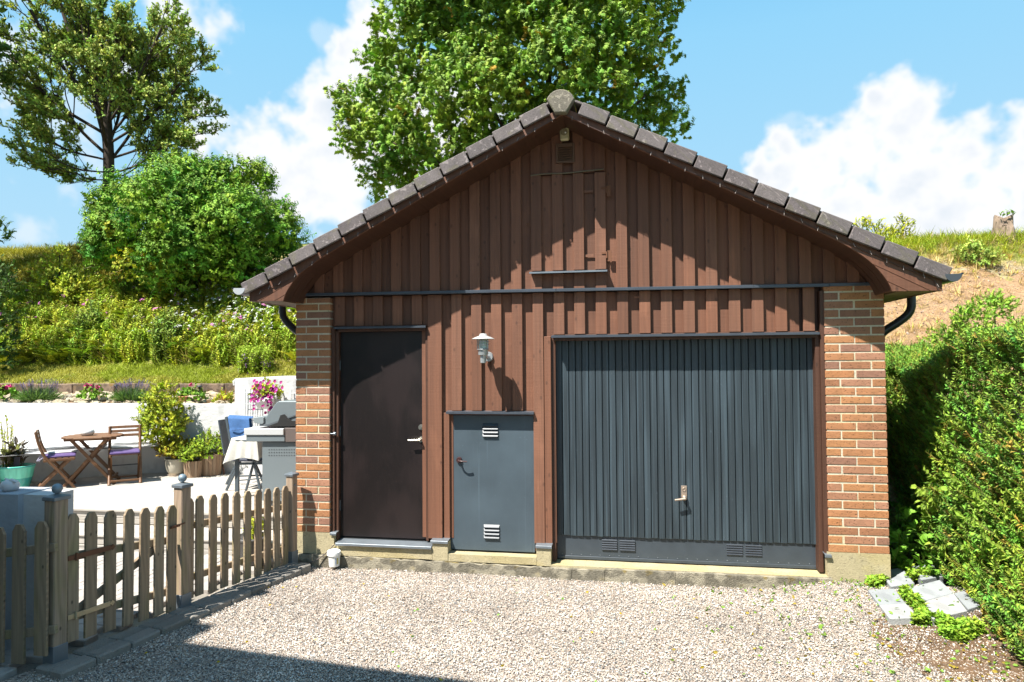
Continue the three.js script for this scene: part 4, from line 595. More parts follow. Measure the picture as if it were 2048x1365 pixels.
// ================================================================ fence, gate and posts
{ const R = rngOf(71), dir = FP[2].clone().sub(FP[0]).normalize(), nrm = V(-dir.z, 0, dir.x).normalize(), yaw = Math.atan2(-dir.z, dir.x);
  const names = ['shaded near gate post with a grey ball finial, in front of the low wall', 'middle gate post with a ball finial between gate and picket fence', 'fence post without a ball against the brick pillar'];
  const tops = [1.115, 1.015, 0.898];
  FP.forEach((P, i) => { const t = thing('gate_post', names[i], 'fence post', P.clone(), yaw, 'square wooden posts with metal caps'), w = i === 2 ? 0.078 : 0.092, h = tops[i], k = i === 2 ? 0.04 : 0;
    part(t, 'shaft', box(w, h - 0.1, w, 0.006, R() * 3, R() * 3), M.post, V(0, 0.1 + (h - 0.1) / 2 - 0.02, 0)); part(t, 'metal_shoe', box(w + 0.008, 0.19, w + 0.008, 0.002), M.zinc, V(0, 0.055, 0));
    const cap = part(t, 'cap', merge([box(w + 0.022, 0.024, w + 0.022, 0.003).translate(0, h - 0.02, 0), new THREE.ConeGeometry((w + 0.02) * 0.71, 0.018, 4).rotateY(Math.PI / 4).translate(0, h + 0.001, 0)]), M.zinc); if (i < 2) part(cap, 'ball', lathe([[0, -0.034], [0.012, -0.034], [0.012, -0.028], [0.022, -0.024], [0.031, -0.01], [0.033, 0.003], [0.03, 0.016], [0.018, 0.03], [0, 0.035]], 24), std([0.187, 0.242, 0.281], 0.4, { metalness: 0.3 }), V(0, h + 0.038, 0)); else part(t, 'bolt_head', new THREE.SphereGeometry(0.012, 12, 8).scale(1, 1, 0.5), M.zinc, V(0.0, 0.78, 0.04));
    shade(t); });
  const ex = thing('wall_post', 'thin capped post between near gate post and the low wall', 'fence post', V(-0.555, 0, 2.3), 0); part(ex, 'shaft', box(0.07, 1.06, 0.07, 0.005), M.post, V(0, 0.53, 0)); part(ex, 'cap', box(0.09, 0.022, 0.09, 0.003), M.zinc, V(0, 1.07, 0)); shade(ex);
  // pickets: outlines with a pointed round head in the local frame of the fence (x along it, z towards the drive)
  const local = (base, p) => { const d = p.clone().sub(base); return V(d.dot(dir), d.y, d.dot(nrm) * -1); };
  const picket = (w, h) => ext([[-w / 2, 0], [w / 2, 0], [w / 2, h - w * 0.5], [w * 0.24, h - w * 0.03], [w * 0.14, h], [-w * 0.14, h], [-w * 0.24, h - w * 0.03], [-w / 2, h - w * 0.5]], -0.01, 0.01, 0.002);
  const front = nrm.dot(V(1, 0, 0)) > 0 ? 1 : -1, facing = nrm.clone().multiplyScalar(front);                          // towards the drive
  const build = (t, base, list, w, offs) => list.map(([px, top, bot]) => { const P0 = base.clone().addScaledVector(facing, offs), a = onPlane(px, bot, P0, nrm), b = onPlane(px, top, P0, nrm), x = a.clone().sub(base).dot(dir); part(t, 'picket', shiftUV(picket(w * (0.95 + 0.1 * R()), b.y - a.y), R() * 4, R() * 4), M.fence[Math.floor(R() * 4)], V(x, a.y - base.y, -offs * -1), [0, 0, (R() - 0.5) * 0.012]); return [x, a.y, b.y]; });
  const frame = (name, label, cat, base, group) => { const t = thing(name, label, cat, base, yaw, group); return t; };
  // local +z after the turn: check it looks to the drive
  const zdir = V(0, 0, 1).applyAxisAngle(V(0, 1, 0), yaw), zs = zdir.dot(facing) > 0 ? 1 : -1;
  const gate = frame('picket_gate', 'weathered wooden picket gate with rusty strap hinges', 'gate', V(FP[0].x, 0.04, FP[0].z));
  const gp = build(gate, gate.position, [[143.5, 1028, 1283], [179.5, 1025, 1273], [218.5, 1022, 1262], [254.6, 1019, 1251], [286.7, 1017, 1241], [316, 1013.5, 1231], [341.4, 1011.6, 1224]], 0.083, 0.012 * zs * zs);
  const rail = (t, a, b, m, name = 'rail', w = 0.055) => part(t, name, turnUV(bar(a, b, 0.03, w, 0.003, V(0, 1, 0))), m);
  const gx0 = gp[0][0] - 0.03, gx1 = gp.at(-1)[0] + 0.04, lo = gp.map((g) => g[1]), hi = gp.map((g) => g[2]);
  const zb2 = -0.026 * zs;
  const yl = (f) => [lerp(lo[0], hi[0], f) - 0.04, lerp(lo.at(-1), hi.at(-1), f) - 0.04];
  { const [a, b] = yl(0.66); rail(gate, V(gx0, a, zb2), V(gx1, b, zb2), M.fence[0]); const [c, d] = yl(0.18); rail(gate, V(gx0, c, zb2), V(gx1, d, zb2), M.fence[1]); rail(gate, V(gx0 + 0.08, c + 0.02, zb2 - 0.004 * zs), V(gx1 - 0.1, b - 0.01, zb2 - 0.004 * zs), M.fence[2], 'brace');
    const zf = 0.03 * zs, strap = (y, m, tilt) => part(gate, 'strap_hinge', merge([B(0.05, 0.032, 0.006, gp[0][0] - 0.02, y, zf, 0.001), bar(V(gp[0][0] - 0.01, y, zf), V(gp[2][0] - 0.01, y + tilt, zf), 0.034, 0.006, 0.001), new THREE.CylinderGeometry(0.02, 0.02, 0.007, 4).rotateX(Math.PI / 2).translate(gp[2][0] + 0.005, y + tilt, zf), new THREE.CylinderGeometry(0.008, 0.008, 0.05, 8).translate(gp[0][0] + 0.01, y, zf + 0.004 * zs)]), m);
    strap(yl(0.66)[0] - 0.0, M.rust, -0.005); strap(yl(0.2)[0] - 0.0, std([0.39, 0.335, 0.218], 0.45, { metalness: 0.5 }), -0.006);
    part(gate, 'latch', merge([B(0.09, 0.02, 0.012, gp[6][0] + 0.02, hi[6] - 0.04 - 0.165, zf, 0.002), rod(V(gp[6][0] - 0.03, hi[6] - 0.2, zf + 0.012 * zs), V(gp[6][0] + 0.1, hi[6] - 0.195, zf + 0.012 * zs), 0.006)]), M.rust); }
  shade(gate);
  const fence = frame('picket_fence', 'sunlit weathered picket fence between middle post and garage', 'fence', V(FP[1].x, 0.04, FP[1].z));
  const fp = build(fence, fence.position, [[377, 998, 1199], [398, 992, 1191], [424.6, 990, 1183], [448, 987, 1175], [471.5, 984.6, 1168], [493.8, 982.6, 1159.5], [515.6, 980.5, 1152], [534.4, 978, 1146], [553, 975.5, 1140], [569.5, 972.5, 1133]], 0.08, 0.012);
  const l2 = fp.map((g) => g[1]), h2 = fp.map((g) => g[2]); for (const [f, k] of [[0.72, 3], [0.2, 0]]) rail(fence, V(0.03, lerp(l2[0], h2[0], f) - 0.04, zb2), V(fp.at(-1)[0] + 0.1, lerp(l2.at(-1), h2.at(-1), f) - 0.04, zb2), M.fence[k]);
  shade(fence);
  const nf = thing('picket_fence', 'shaded pickets left of the near gate post, in front of the low wall', 'fence', V(-0.5, 0.04, 2.46)), zn = 2.47;
  for (const [px, top, bot] of [[-46, 1066, 1330], [-6, 1055, 1325], [36, 1049, 1328], [81, 1043, 1312]]) { const a = onZ(px, bot, zn), b = onZ(px, top, zn); part(nf, 'picket', shiftUV(picket(0.093, b.y - a.y), R() * 4, R() * 4), M.fence[Math.floor(R() * 4)], V(a.x + 0.5, a.y - 0.04, 0.01), [0, 0, (R() - 0.5) * 0.01]); }
  for (const px of [[1105, 0], [1270, 1]]) { const a = onZ(-70, px[0] + 12, zn), b = onZ(97, px[0] - 8, zn); rail(nf, V(a.x + 0.5, a.y - 0.04, -0.018), V(b.x + 0.53, b.y - 0.04, -0.018), M.fence[px[1]]); }
  shade(nf);
}

{ const p = [], uv = [], ix = [], n = 40, m = 24; for (let j = 0; j <= m; j++) for (let i = 0; i <= n; i++) { const x = lerp(5.9, 13, i / n), z = lerp(-3.2, -8.9, j / m), e = Math.min(smooth(i, 0, 3), smooth(n - i, 0, 6), smooth(m - j + 4 * fbm(x * 1.2, 2, 1, 3), 0, 4), 1); p.push(x, hillY(x, z) + 0.05 * e - 0.03, z); uv.push(x, z * 1.15); }
  for (let j = 0; j < m; j++) for (let i = 0; i < n; i++) { const a = j * (n + 1) + i; ix.push(a, a + 1, a + n + 1, a + 1, a + n + 2, a + n + 1); }
  const g = new THREE.BufferGeometry(); g.setAttribute('position', new THREE.Float32BufferAttribute(p, 3)); g.setAttribute('uv', new THREE.Float32BufferAttribute(uv, 2)); g.setIndex(ix); g.computeVertexNormals(); struct('bare_earth', g, std([0.484, 0.351, 0.234], 0.95, { map: soilMap, bumpMap: soilMap, bumpScale: 0.05 })); }
{ // clods and small stones on the bare slope
  const R = rngOf(640), l = [], g = plain(new ConvexGeometry(Array.from({ length: 10 }, () => onBall(R).multiply(V(1, 0.6, 0.85)))));
  for (let i = 0; i < 1500; i++) { const x = lerp(6, 12.5, R()), z = lerp(-4.5, -8.8, R()), s = 0.012 + 0.04 * R() * R() * R(), v = 0.7 + 0.6 * R(); l.push({ p: V(x, hillY(x, z) + 0.03 + s * 0.2, z), d: onBall(R), s, c: R() < 0.5 ? [0.5 * v, 0.38 * v, 0.27 * v] : [0.3 * v, 0.21 * v, 0.15 * v] }); }
  const o = scatter(null, 'earth_clods', g, std([0.9, 0.9, 1], 0.95), l); Object.assign(o.userData, { label: 'small stones and clods on the bare right slope', category: 'stones' });
}

// ================================================================ things on the deck, the walls and the drive
const ZP = (px, py, z) => onZ(px, py, z);
const spots3 = (f, n, seed) => { const R = rngOf(seed), o = []; for (let i = 0; i < n; i++) { const s = f(R, i); if (s) o.push(s); } return o; };
const bushy = (c, r, n, R, o = {}) => spots3((r2) => { const d = onBall(r2); if (d.y < -0.3) d.y *= -0.5; const k = 0.45 + 0.6 * Math.sqrt(r2()), v = 0.75 + 0.5 * r2(), w = r2(); return { p: V(c.x + d.x * r[0] * k, c.y + d.y * r[1] * k, c.z + d.z * r[2] * k), d: d.clone().add(V(0, o.up ?? 0.7, 0)).add(onBall(r2).multiplyScalar(0.5)), s: (o.size ?? 1) * (0.7 + 0.6 * r2()), c: o.tint ? o.tint(v, w) : [v * (0.85 + 0.4 * w), v, v * 0.9] }; }, n, R);
const greens = { lime: leafMat([0.36, 0.41, 0.018], 0.75, 0.3), mid: leafMat([0.195, 0.37, 0.03]), deep: leafMat([0.075, 0.15, 0.02]), hedge: leafMat([0.27, 0.45, 0.05], 0.8, 0.32), olive: leafMat([0.33, 0.44, 0.085]), grass: leafMat([0.38, 0.45, 0.03], 0.8, 0.3), weed: leafMat([0.42, 0.53, 0.04], 0.8, 0.3), dry: leafMat([0.5, 0.38, 0.15], 0.85, 0.3), bush: leafMat([0.2, 0.36, 0.025], 0.7, 0.22), lav: leafMat([0.12, 0.19, 0.05], 0.7, 0.2), purple: leafMat([0.07, 0.055, 0.045], 0.4, 0.15) };
const petal = (c) => leafMat(c, 0.6, 0.35);
{ // bistro table, two folding chairs, a vase
  const T = onY(184, 967, DECK), t = thing('folding_table', 'round slatted wooden bistro table on crossed legs by the planter wall', 'table', V(T.x, DECK, T.z)), h = 0.655, R = rngOf(5), r = 0.36;
  for (let i = 0; i < 9; i++) { const x = -r + (i + 0.5) * (2 * r / 9), w = 2 * Math.sqrt(Math.max(0.02, r * r - x * x)); part(t, 'slat', turnUV(box(w, 0.02, 2 * r / 9 - 0.01, 0.004, R(), R())), M.teak, V(0, h - 0.01, x), [0, 0, 0]); }
  for (const z of [-0.16, 0.16]) part(t, 'batten', box(0.62, 0.035, 0.025, 0.003), M.teak, V(0, h - 0.038, z));
  const leg = (x0, x1, z) => part(t, 'leg', bar(V(x0, 0.0, z), V(x1, h - 0.03, z), 0.042, 0.022, 0.003), M.teak);
  leg(-0.3, 0.2, 0.17); leg(0.3, -0.22, 0.195); leg(-0.3, 0.2, -0.17); leg(0.3, -0.22, -0.195);
  for (const [x, y] of [[-0.27, 0.09], [0.27, 0.09], [0.13, 0.5]]) part(t, 'stretcher', bar(V(x, y, -0.19), V(x, y, 0.19), 0.03, 0.03, 0.003, V(0, 1, 0)), M.teak);
  t.rotation.y = 0.55; shade(t);
  single('vase', lathe([[0, 0], [0.06, 0], [0.085, 0.025], [0.09, 0.052], [0.078, 0.082], [0.045, 0.098], [0.038, 0.09], [0, 0.08]], 28), std([0.648, 0.648, 0.63], 0.35), 'small squat white bowl vase on the bistro table', 'vase', V(T.x - 0.06, DECK + h, T.z + 0.03));
  const cush = std([0.125, 0.078, 0.234], 0.85, { map: denimMap });
  const chair = (name, label, base, turn) => { const c = thing(name, label, 'chair', base, turn, undefined);                // seat front towards +x
    for (const z of [-0.185, 0.185]) {
      part(c, 'back_leg', tube([V(0.2, 0.0, z), V(0.02, 0.235, z), V(-0.13, 0.43, z), V(-0.2, 0.6, z), V(-0.235, 0.76, z)], 0.019, 6, 20), M.teak); part(c, 'front_leg', bar(V(-0.22, 0.0, z * 0.88), V(0.15, 0.385, z * 0.88), 0.038, 0.02, 0.003), M.teak); part(c, 'seat_rail', bar(V(-0.15, 0.375, z * 0.96), V(0.2, 0.385, z * 0.96), 0.03, 0.022, 0.003), M.teak); }
    for (let i = 0; i < 5; i++) part(c, 'seat_slat', box(0.055, 0.016, 0.37, 0.003), M.teak, V(-0.12 + i * 0.072, 0.402, 0)); for (const [x, y] of [[-0.232, 0.745], [-0.222, 0.69], [-0.208, 0.63]]) part(c, 'back_slat', box(0.016, 0.036, 0.37, 0.003), M.teak, V(x, y, 0), [0, 0, 0.25]);
    for (const [x, y] of [[0.17, 0.05], [-0.19, 0.05]]) part(c, 'stretcher', box(0.024, 0.024, 0.36, 0.003), M.teak, V(x, y, 0)); part(c, 'hinge_bolt', rod(V(0.01, 0.24, -0.2), V(0.01, 0.24, 0.2), 0.008), M.plasticDark);
    const cu = part(c, 'cushion', box(0.36, 0.032, 0.36, 0.014), cush, V(0.03, 0.426, 0)); const ties = []; for (const z of [-0.17, 0.17]) for (let k = 0; k < 3; k++) ties.push(tube([V(-0.15, 0.42, z), V(-0.18 - 0.02 * k, 0.4 - 0.01 * k, z + 0.02), V(-0.19, 0.37 + 0.03 * k, z + 0.03 * (k - 1))], 0.006, 5, 8)); part(cu, 'ties', merge(ties).translate(-0.03, -0.426, 0), std([0.312, 0.296, 0.39], 0.8)); return shade(c); };
  const a = onY(114, 975, DECK), b = onY(249, 965, DECK);
  const c1 = chair('folding_chair', 'slatted wooden folding chair seen from the side, left of the bistro table', V(a.x, DECK, a.z), 0.72); c1.userData.group = 'wooden folding chairs at the bistro table';
  copyOf(c1, V(b.x, DECK, b.z), -0.88, 'slatted wooden folding chair facing the yard, right of the bistro table');
}
{ // green glazed pot with a dark-leaved plant, white ornament on the near wall
  const P = onY(32, 977, DECK), t = thing('plant_pot', 'green glazed pot with a dark leafy plant by the low wall', 'plant pot', V(P.x, DECK, P.z));
  part(t, 'pot', lathe([[0, 0], [0.13, 0], [0.15, 0.02], [0.185, 0.16], [0.2, 0.27], [0.212, 0.285], [0.212, 0.305], [0.195, 0.305], [0.19, 0.26], [0, 0.26]], 36), std([1, 1, 1], 0.18, { map: glazeMap })); part(t, 'soil', new THREE.CircleGeometry(0.19, 24).rotateX(-Math.PI / 2).translate(0, 0.275, 0), std([0.07, 0.047, 0.035], 0.95));
  scatter(t, 'foliage', sprig(7, 0.12, 0.05, 0.2, 7, { spread: 0.9 }), leafMat([0.11, 0.1, 0.07], 0.35, 0.15), spots3((R) => ({ p: V(P.x + (R() - 0.5) * 0.22, DECK + 0.26 + R() * 0.12, P.z + (R() - 0.5) * 0.22), d: V((R() - 0.5) * 1.1, 1, (R() - 0.5) * 1.1), s: 0.7 + R() * 0.6, c: R() < 0.25 ? [1.8, 2.2, 0.7] : [1, 0.9, 0.9] }), 26, 9));
  scatter(t, 'shoots', sprig(12, 0.05, 0.028, 0.55, 8, { spread: 0.7 }), greens.olive, spots3((R) => ({ p: V(P.x - 0.12 + (R() - 0.5) * 0.16, DECK + 0.28, P.z + (R() - 0.5) * 0.1), d: V((R() - 0.5) * 0.5 - 0.1, 1, (R() - 0.5) * 0.4), s: 0.75 + R() * 0.55, c: [1.4, 1.2, 0.6] }), 9, 10));
  part(t, 'plant_tag', box(0.075, 0.16, 0.012, 0.003), std([0.031, 0.027, 0.039], 0.5), V(0.105, 0.35, 0.1), [0, 0.2, -0.06]); shade(t);
  const W = onZ(19, 985, 2.12); const o = thing('ceramic_ornament', 'white ceramic bird-shaped ornament on top of the low shaded wall', 'ornament', V(W.x, 1.068, 2.12)); part(o, 'body', lathe([[0, 0], [0.035, 0], [0.055, 0.02], [0.06, 0.045], [0.048, 0.07], [0.02, 0.084], [0, 0.086]], 26), std([0.558, 0.54, 0.54], 0.5)); part(o, 'beak', rod(V(0.02, 0.078, 0.01), V(0.072, 0.068, 0.02), 0.016, 0.003, 8), std([0.558, 0.54, 0.54], 0.5)); part(o, 'crest', rod(V(-0.02, 0.078, 0), V(-0.045, 0.09, 0), 0.012, 0.003, 8), std([0.558, 0.54, 0.54], 0.5)); shade(o);
}
{ // three planters on the deck in front of the white wall, an iron stand
  const a = onY(353, 951, DECK), p = thing('plant_pot', 'cream bowl pot with a yellow-green bush, leftmost of three planters', 'plant pot', V(a.x, DECK, a.z)); part(p, 'pot', lathe([[0, 0.015], [0.1, 0.015], [0.13, 0.07], [0.148, 0.15], [0.15, 0.225], [0.16, 0.23], [0.16, 0.25], [0.142, 0.25], [0.138, 0.21], [0, 0.2]], 32), std([0.484, 0.445, 0.359], 0.6)); part(p, 'saucer', lathe([[0, 0], [0.115, 0], [0.125, 0.022], [0.118, 0.022], [0.11, 0.01], [0, 0.01]], 28), std([0.468, 0.39, 0.312], 0.7));
  scatter(p, 'foliage', sprig(8, 0.055, 0.034, 0.12, 15), greens.lime, bushy(V(a.x, DECK + 0.3, a.z), [0.21, 0.18, 0.2], 150, 12, { tint: (v, w) => (w < 0.25 ? [v * 1.3, v * 0.75, v] : [v, v * 0.9, v]) })); shade(p);
  const tub = (label, pos, r, h, seed, n) => { const t = thing('wooden_planter', label, 'planter', pos, 0, undefined), sl = 18, R = rngOf(seed); part(t, 'liner', lathe([[0, 0.01], [r * 0.86, 0.01], [r * 0.95, h - 0.03], [0, h - 0.03]], 18), M.dark); for (let i = 0; i < sl; i++) { const q = i / sl * Math.PI * 2, o = part(t, 'slat', box(2 * Math.PI * r / sl - 0.006, h, 0.012, 0.003, R() * 3, R() * 3), i % 2 ? std([0.39, 0.265, 0.172], 0.8, { map: greyWoodMap }) : std([0.452, 0.328, 0.226], 0.8, { map: greyWoodMap }), V(Math.cos(q) * r * 0.94, h / 2, Math.sin(q) * r * 0.94), [0, -q + Math.PI / 2, 0]); o.rotation.order = 'YXZ'; o.rotation.x = 0.07; } scatter(t, 'foliage', sprig(8, 0.05, 0.022, 0.14, seed), greens.lime, bushy(V(pos.x, pos.y + h + 0.03, pos.z), n, 120, seed + 1, { tint: (v, w) => [v * (0.65 + 0.3 * w), v, v] })); return shade(t); };
  const b = onY(386, 954, DECK), c = onY(419, 951, DECK);
  tub('small slatted wooden tub of feathery herbs, between the other planters', V(b.x, DECK, b.z), 0.125, 0.235, 31, [0.15, 0.12, 0.14]); tub('larger slatted wooden tub with a leafy green plant beside the iron stand', V(c.x, DECK, c.z - 0.03), 0.15, 0.31, 41, [0.22, 0.2, 0.2]);
  const s = onY(440, 948, DECK), st = thing('candle_stand', 'thin rusty iron candle stand with a dish against the white wall', 'candle stand', V(s.x, DECK, s.z)); part(st, 'stem', rod(V(0, 0.08, 0), V(0, 0.54, 0), 0.009), M.rust); part(st, 'dish', lathe([[0, 0.54], [0.03, 0.545], [0.07, 0.56], [0.07, 0.566], [0.02, 0.556], [0, 0.556]], 20), M.rust); part(st, 'finial', merge([new THREE.TorusGeometry(0.022, 0.006, 6, 14).translate(0.012, 0.605, 0), rod(V(-0.01, 0.56, 0), V(0, 0.6, 0), 0.012, 0.006)]), M.rust);
  part(st, 'scrolls', merge([0.27, 0.33].flatMap((y) => [-1, 1].map((k) => new THREE.TorusGeometry(0.022, 0.004, 6, 14).translate(k * 0.024, y, 0)))), M.rust); part(st, 'feet', merge([[-0.09, 0.05], [0.09, 0.05], [0, -0.1]].map(([x, z]) => tube([V(0, 0.1, 0), V(x * 0.6, 0.11, z * 0.6), V(x, 0.05, z), V(x * 1.05, 0.0, z)], 0.009, 6, 12))), M.rust); shade(st);
}
{ // dark folding chair under blue towels, small table under a speckled cloth
  const z = -1.72, dk = std([0.058, 0.074, 0.086], 0.45), c = thing('folding_chair', 'dark grey folding garden chair behind the cloth-covered table', 'chair', ZP(480, 950, z).setY(DECK)), o = c.position.clone(), L = (px, py, zz) => ZP(px, py, zz).sub(o);
  for (const q of [z - 0.02, z - 0.42]) { part(c, 'back_leg', bar(L(452, 834, q), L(465, 905, q), 0.035, 0.025, 0.004), dk); part(c, 'leg', bar(L(500, 905, q), L(531, 975, q), 0.03, 0.022, 0.004), dk); part(c, 'leg', bar(L(483, 905 + 0, q).setY(0.42), L(452, 985, q).setY(0), 0.03, 0.022, 0.004), dk); }
  part(c, 'seat', B(0.44, 0.04, 0.42, L(495, 921, z).x, L(495, 921, z).y, -0.2, 0.012), std([0.031, 0.035, 0.055], 0.7)); part(c, 'back_rest', bar(L(455, 838, z - 0.2), L(466, 905, z - 0.2), 0.02, 0.42, 0.004), dk); part(c, 'stretcher', bar(L(470, 953, z - 0.4), L(530, 951, z - 0.4), 0.022, 0.02, 0.003, V(0, 0, 1)), dk); shade(c);
  const tw = thing('towel', 'blue towel folded over the back of the dark garden chair', 'towel', ZP(475, 880, z + 0.03)), den = std([0.043, 0.117, 0.281], 0.9, { map: denimMap }), to = tw.position; 
  { const nx = 14, ny = 12, p = [], uv = [], ix = []; const tl = ZP(454, 831, z + 0.04), tr = ZP(497, 834, z + 0.04), bl = ZP(463, 876, z + 0.05), br = ZP(502, 878, z + 0.05); for (let j = 0; j <= ny; j++) for (let i = 0; i <= nx; i++) { const a = i / nx, b = j / ny, q = tl.clone().lerp(tr, a).lerp(bl.clone().lerp(br, a), b); q.z += 0.012 * Math.sin(a * 7 + b * 2) * b + 0.01 * smooth(b, 0.62, 0.66) - 0.05 * smooth(b, 0.12, 0) * smooth(b, 0.12, 0); p.push(q.x - to.x, q.y - to.y, q.z - to.z); uv.push(a * 0.35, b * 0.35); } for (let j = 0; j < ny; j++) for (let i = 0; i < nx; i++) { const a = j * (nx + 1) + i; ix.push(a, a + nx + 1, a + 1, a + 1, a + nx + 1, a + nx + 2); } const g = new THREE.BufferGeometry(); g.setAttribute('position', new THREE.Float32BufferAttribute(p, 3)); g.setAttribute('uv', new THREE.Float32BufferAttribute(uv, 2)); g.setIndex(ix); g.computeVertexNormals(); const back = g.clone().translate(0.004, -0.006, -0.06); part(tw, 'front_fold', g, new THREE.MeshStandardMaterial({ ...{ color: lin([0.055, 0.15, 0.36]), roughness: 0.9, map: denimMap, side: THREE.DoubleSide } })); part(tw, 'back_fold', back, den); part(tw, 'seam', bar(ZP(463, 862, z + 0.075).sub(to), ZP(500, 857, z + 0.075).sub(to), 0.008, 0.012, 0.002), std([0.023, 0.062, 0.156], 0.9)); } shade(tw);
  const zt = -1.35, tb = thing('side_table', 'small folding table under a white speckled cloth beside the grill', 'table', ZP(500, 985, zt).setY(DECK)), b0 = tb.position, K = (px, py, q) => ZP(px, py, q).sub(b0), topY = ZP(490, 879, zt).y - DECK;
  part(tb, 'top', B(0.34, 0.02, 0.34, K(492, 880, zt).x, topY - 0.012, -0.12, 0.003), dk); part(tb, 'leg', bar(K(474, 890, zt).setY(topY - 0.02), K(474, 990, zt).setY(0), 0.05, 0.03, 0.004), dk); part(tb, 'leg', bar(K(498, 900, zt).setY(topY - 0.03), K(524, 985, zt).setY(0), 0.028, 0.022, 0.004), dk); part(tb, 'leg', bar(K(520, 900, zt - 0.25).setY(topY - 0.03), K(490, 985, zt - 0.25).setY(0), 0.028, 0.022, 0.004), dk); part(tb, 'rail', bar(K(472, 928, zt), K(530, 927, zt), 0.03, 0.022, 0.003), dk); part(tb, 'stretcher', bar(K(474, 962, zt), K(525, 957, zt), 0.014, 0.014, 0.002), dk); shade(tb);
  const cl = thing('tablecloth', 'white speckled cloth hanging in folds over the small side table', 'tablecloth', K(492, 878, zt).add(b0)), co = cl.position; { const p = [], uv = [], ix = [], n = 60, rows = 9, hw = 0.165, cx = 0, cz = -0.12; const per = (t) => { const s = t * 4, k = Math.floor(s) % 4, f = s - Math.floor(s); return [[-1 + 2 * f, 1], [1, 1 - 2 * f], [1 - 2 * f, -1], [-1, -1 + 2 * f]][k]; }; p.push(cx, 0.012, cz); uv.push(0, 0); for (let j = 0; j <= rows; j++) for (let i = 0; i < n; i++) { const [u, v] = per(i / n), corner = Math.pow(Math.abs(u * v), 2), d = j < 2 ? 0 : (j - 1) / (rows - 1), k = j === 0 ? 0.6 : 1, fall = 0.235 * d * (1 + 0.3 * corner * (u < 0 && v > 0 ? 1.0 : 0.4)); const flare = 1 + 0.16 * d + 0.3 * corner * d * (u < 0 ? 0.9 : 0.3) + 0.09 * d * Math.sin(i * 1.3); p.push(cx + u * hw * k * flare, 0.012 - fall, cz + v * hw * k * flare); uv.push(u * 0.2 + 0.3 * d * u, v * 0.2 + 0.3 * d * v + d * 0.2); } for (let i = 0; i < n; i++) { ix.push(0, 1 + i, 1 + (i + 1) % n); for (let j = 0; j < rows; j++) { const a = 1 + j * n + i, b = 1 + j * n + (i + 1) % n; ix.push(a, a + n, b, b, a + n, b + n); } } const g = new THREE.BufferGeometry(); g.setAttribute('position', new THREE.Float32BufferAttribute(p, 3)); g.setAttribute('uv', new THREE.Float32BufferAttribute(uv, 2)); g.setIndex(ix); g.computeVertexNormals(); part(cl, 'cloth', g, new THREE.MeshStandardMaterial({ color: lin([0.5, 0.485, 0.45]), roughness: 0.9, map: clothMap, side: THREE.DoubleSide })); } shade(cl);
}
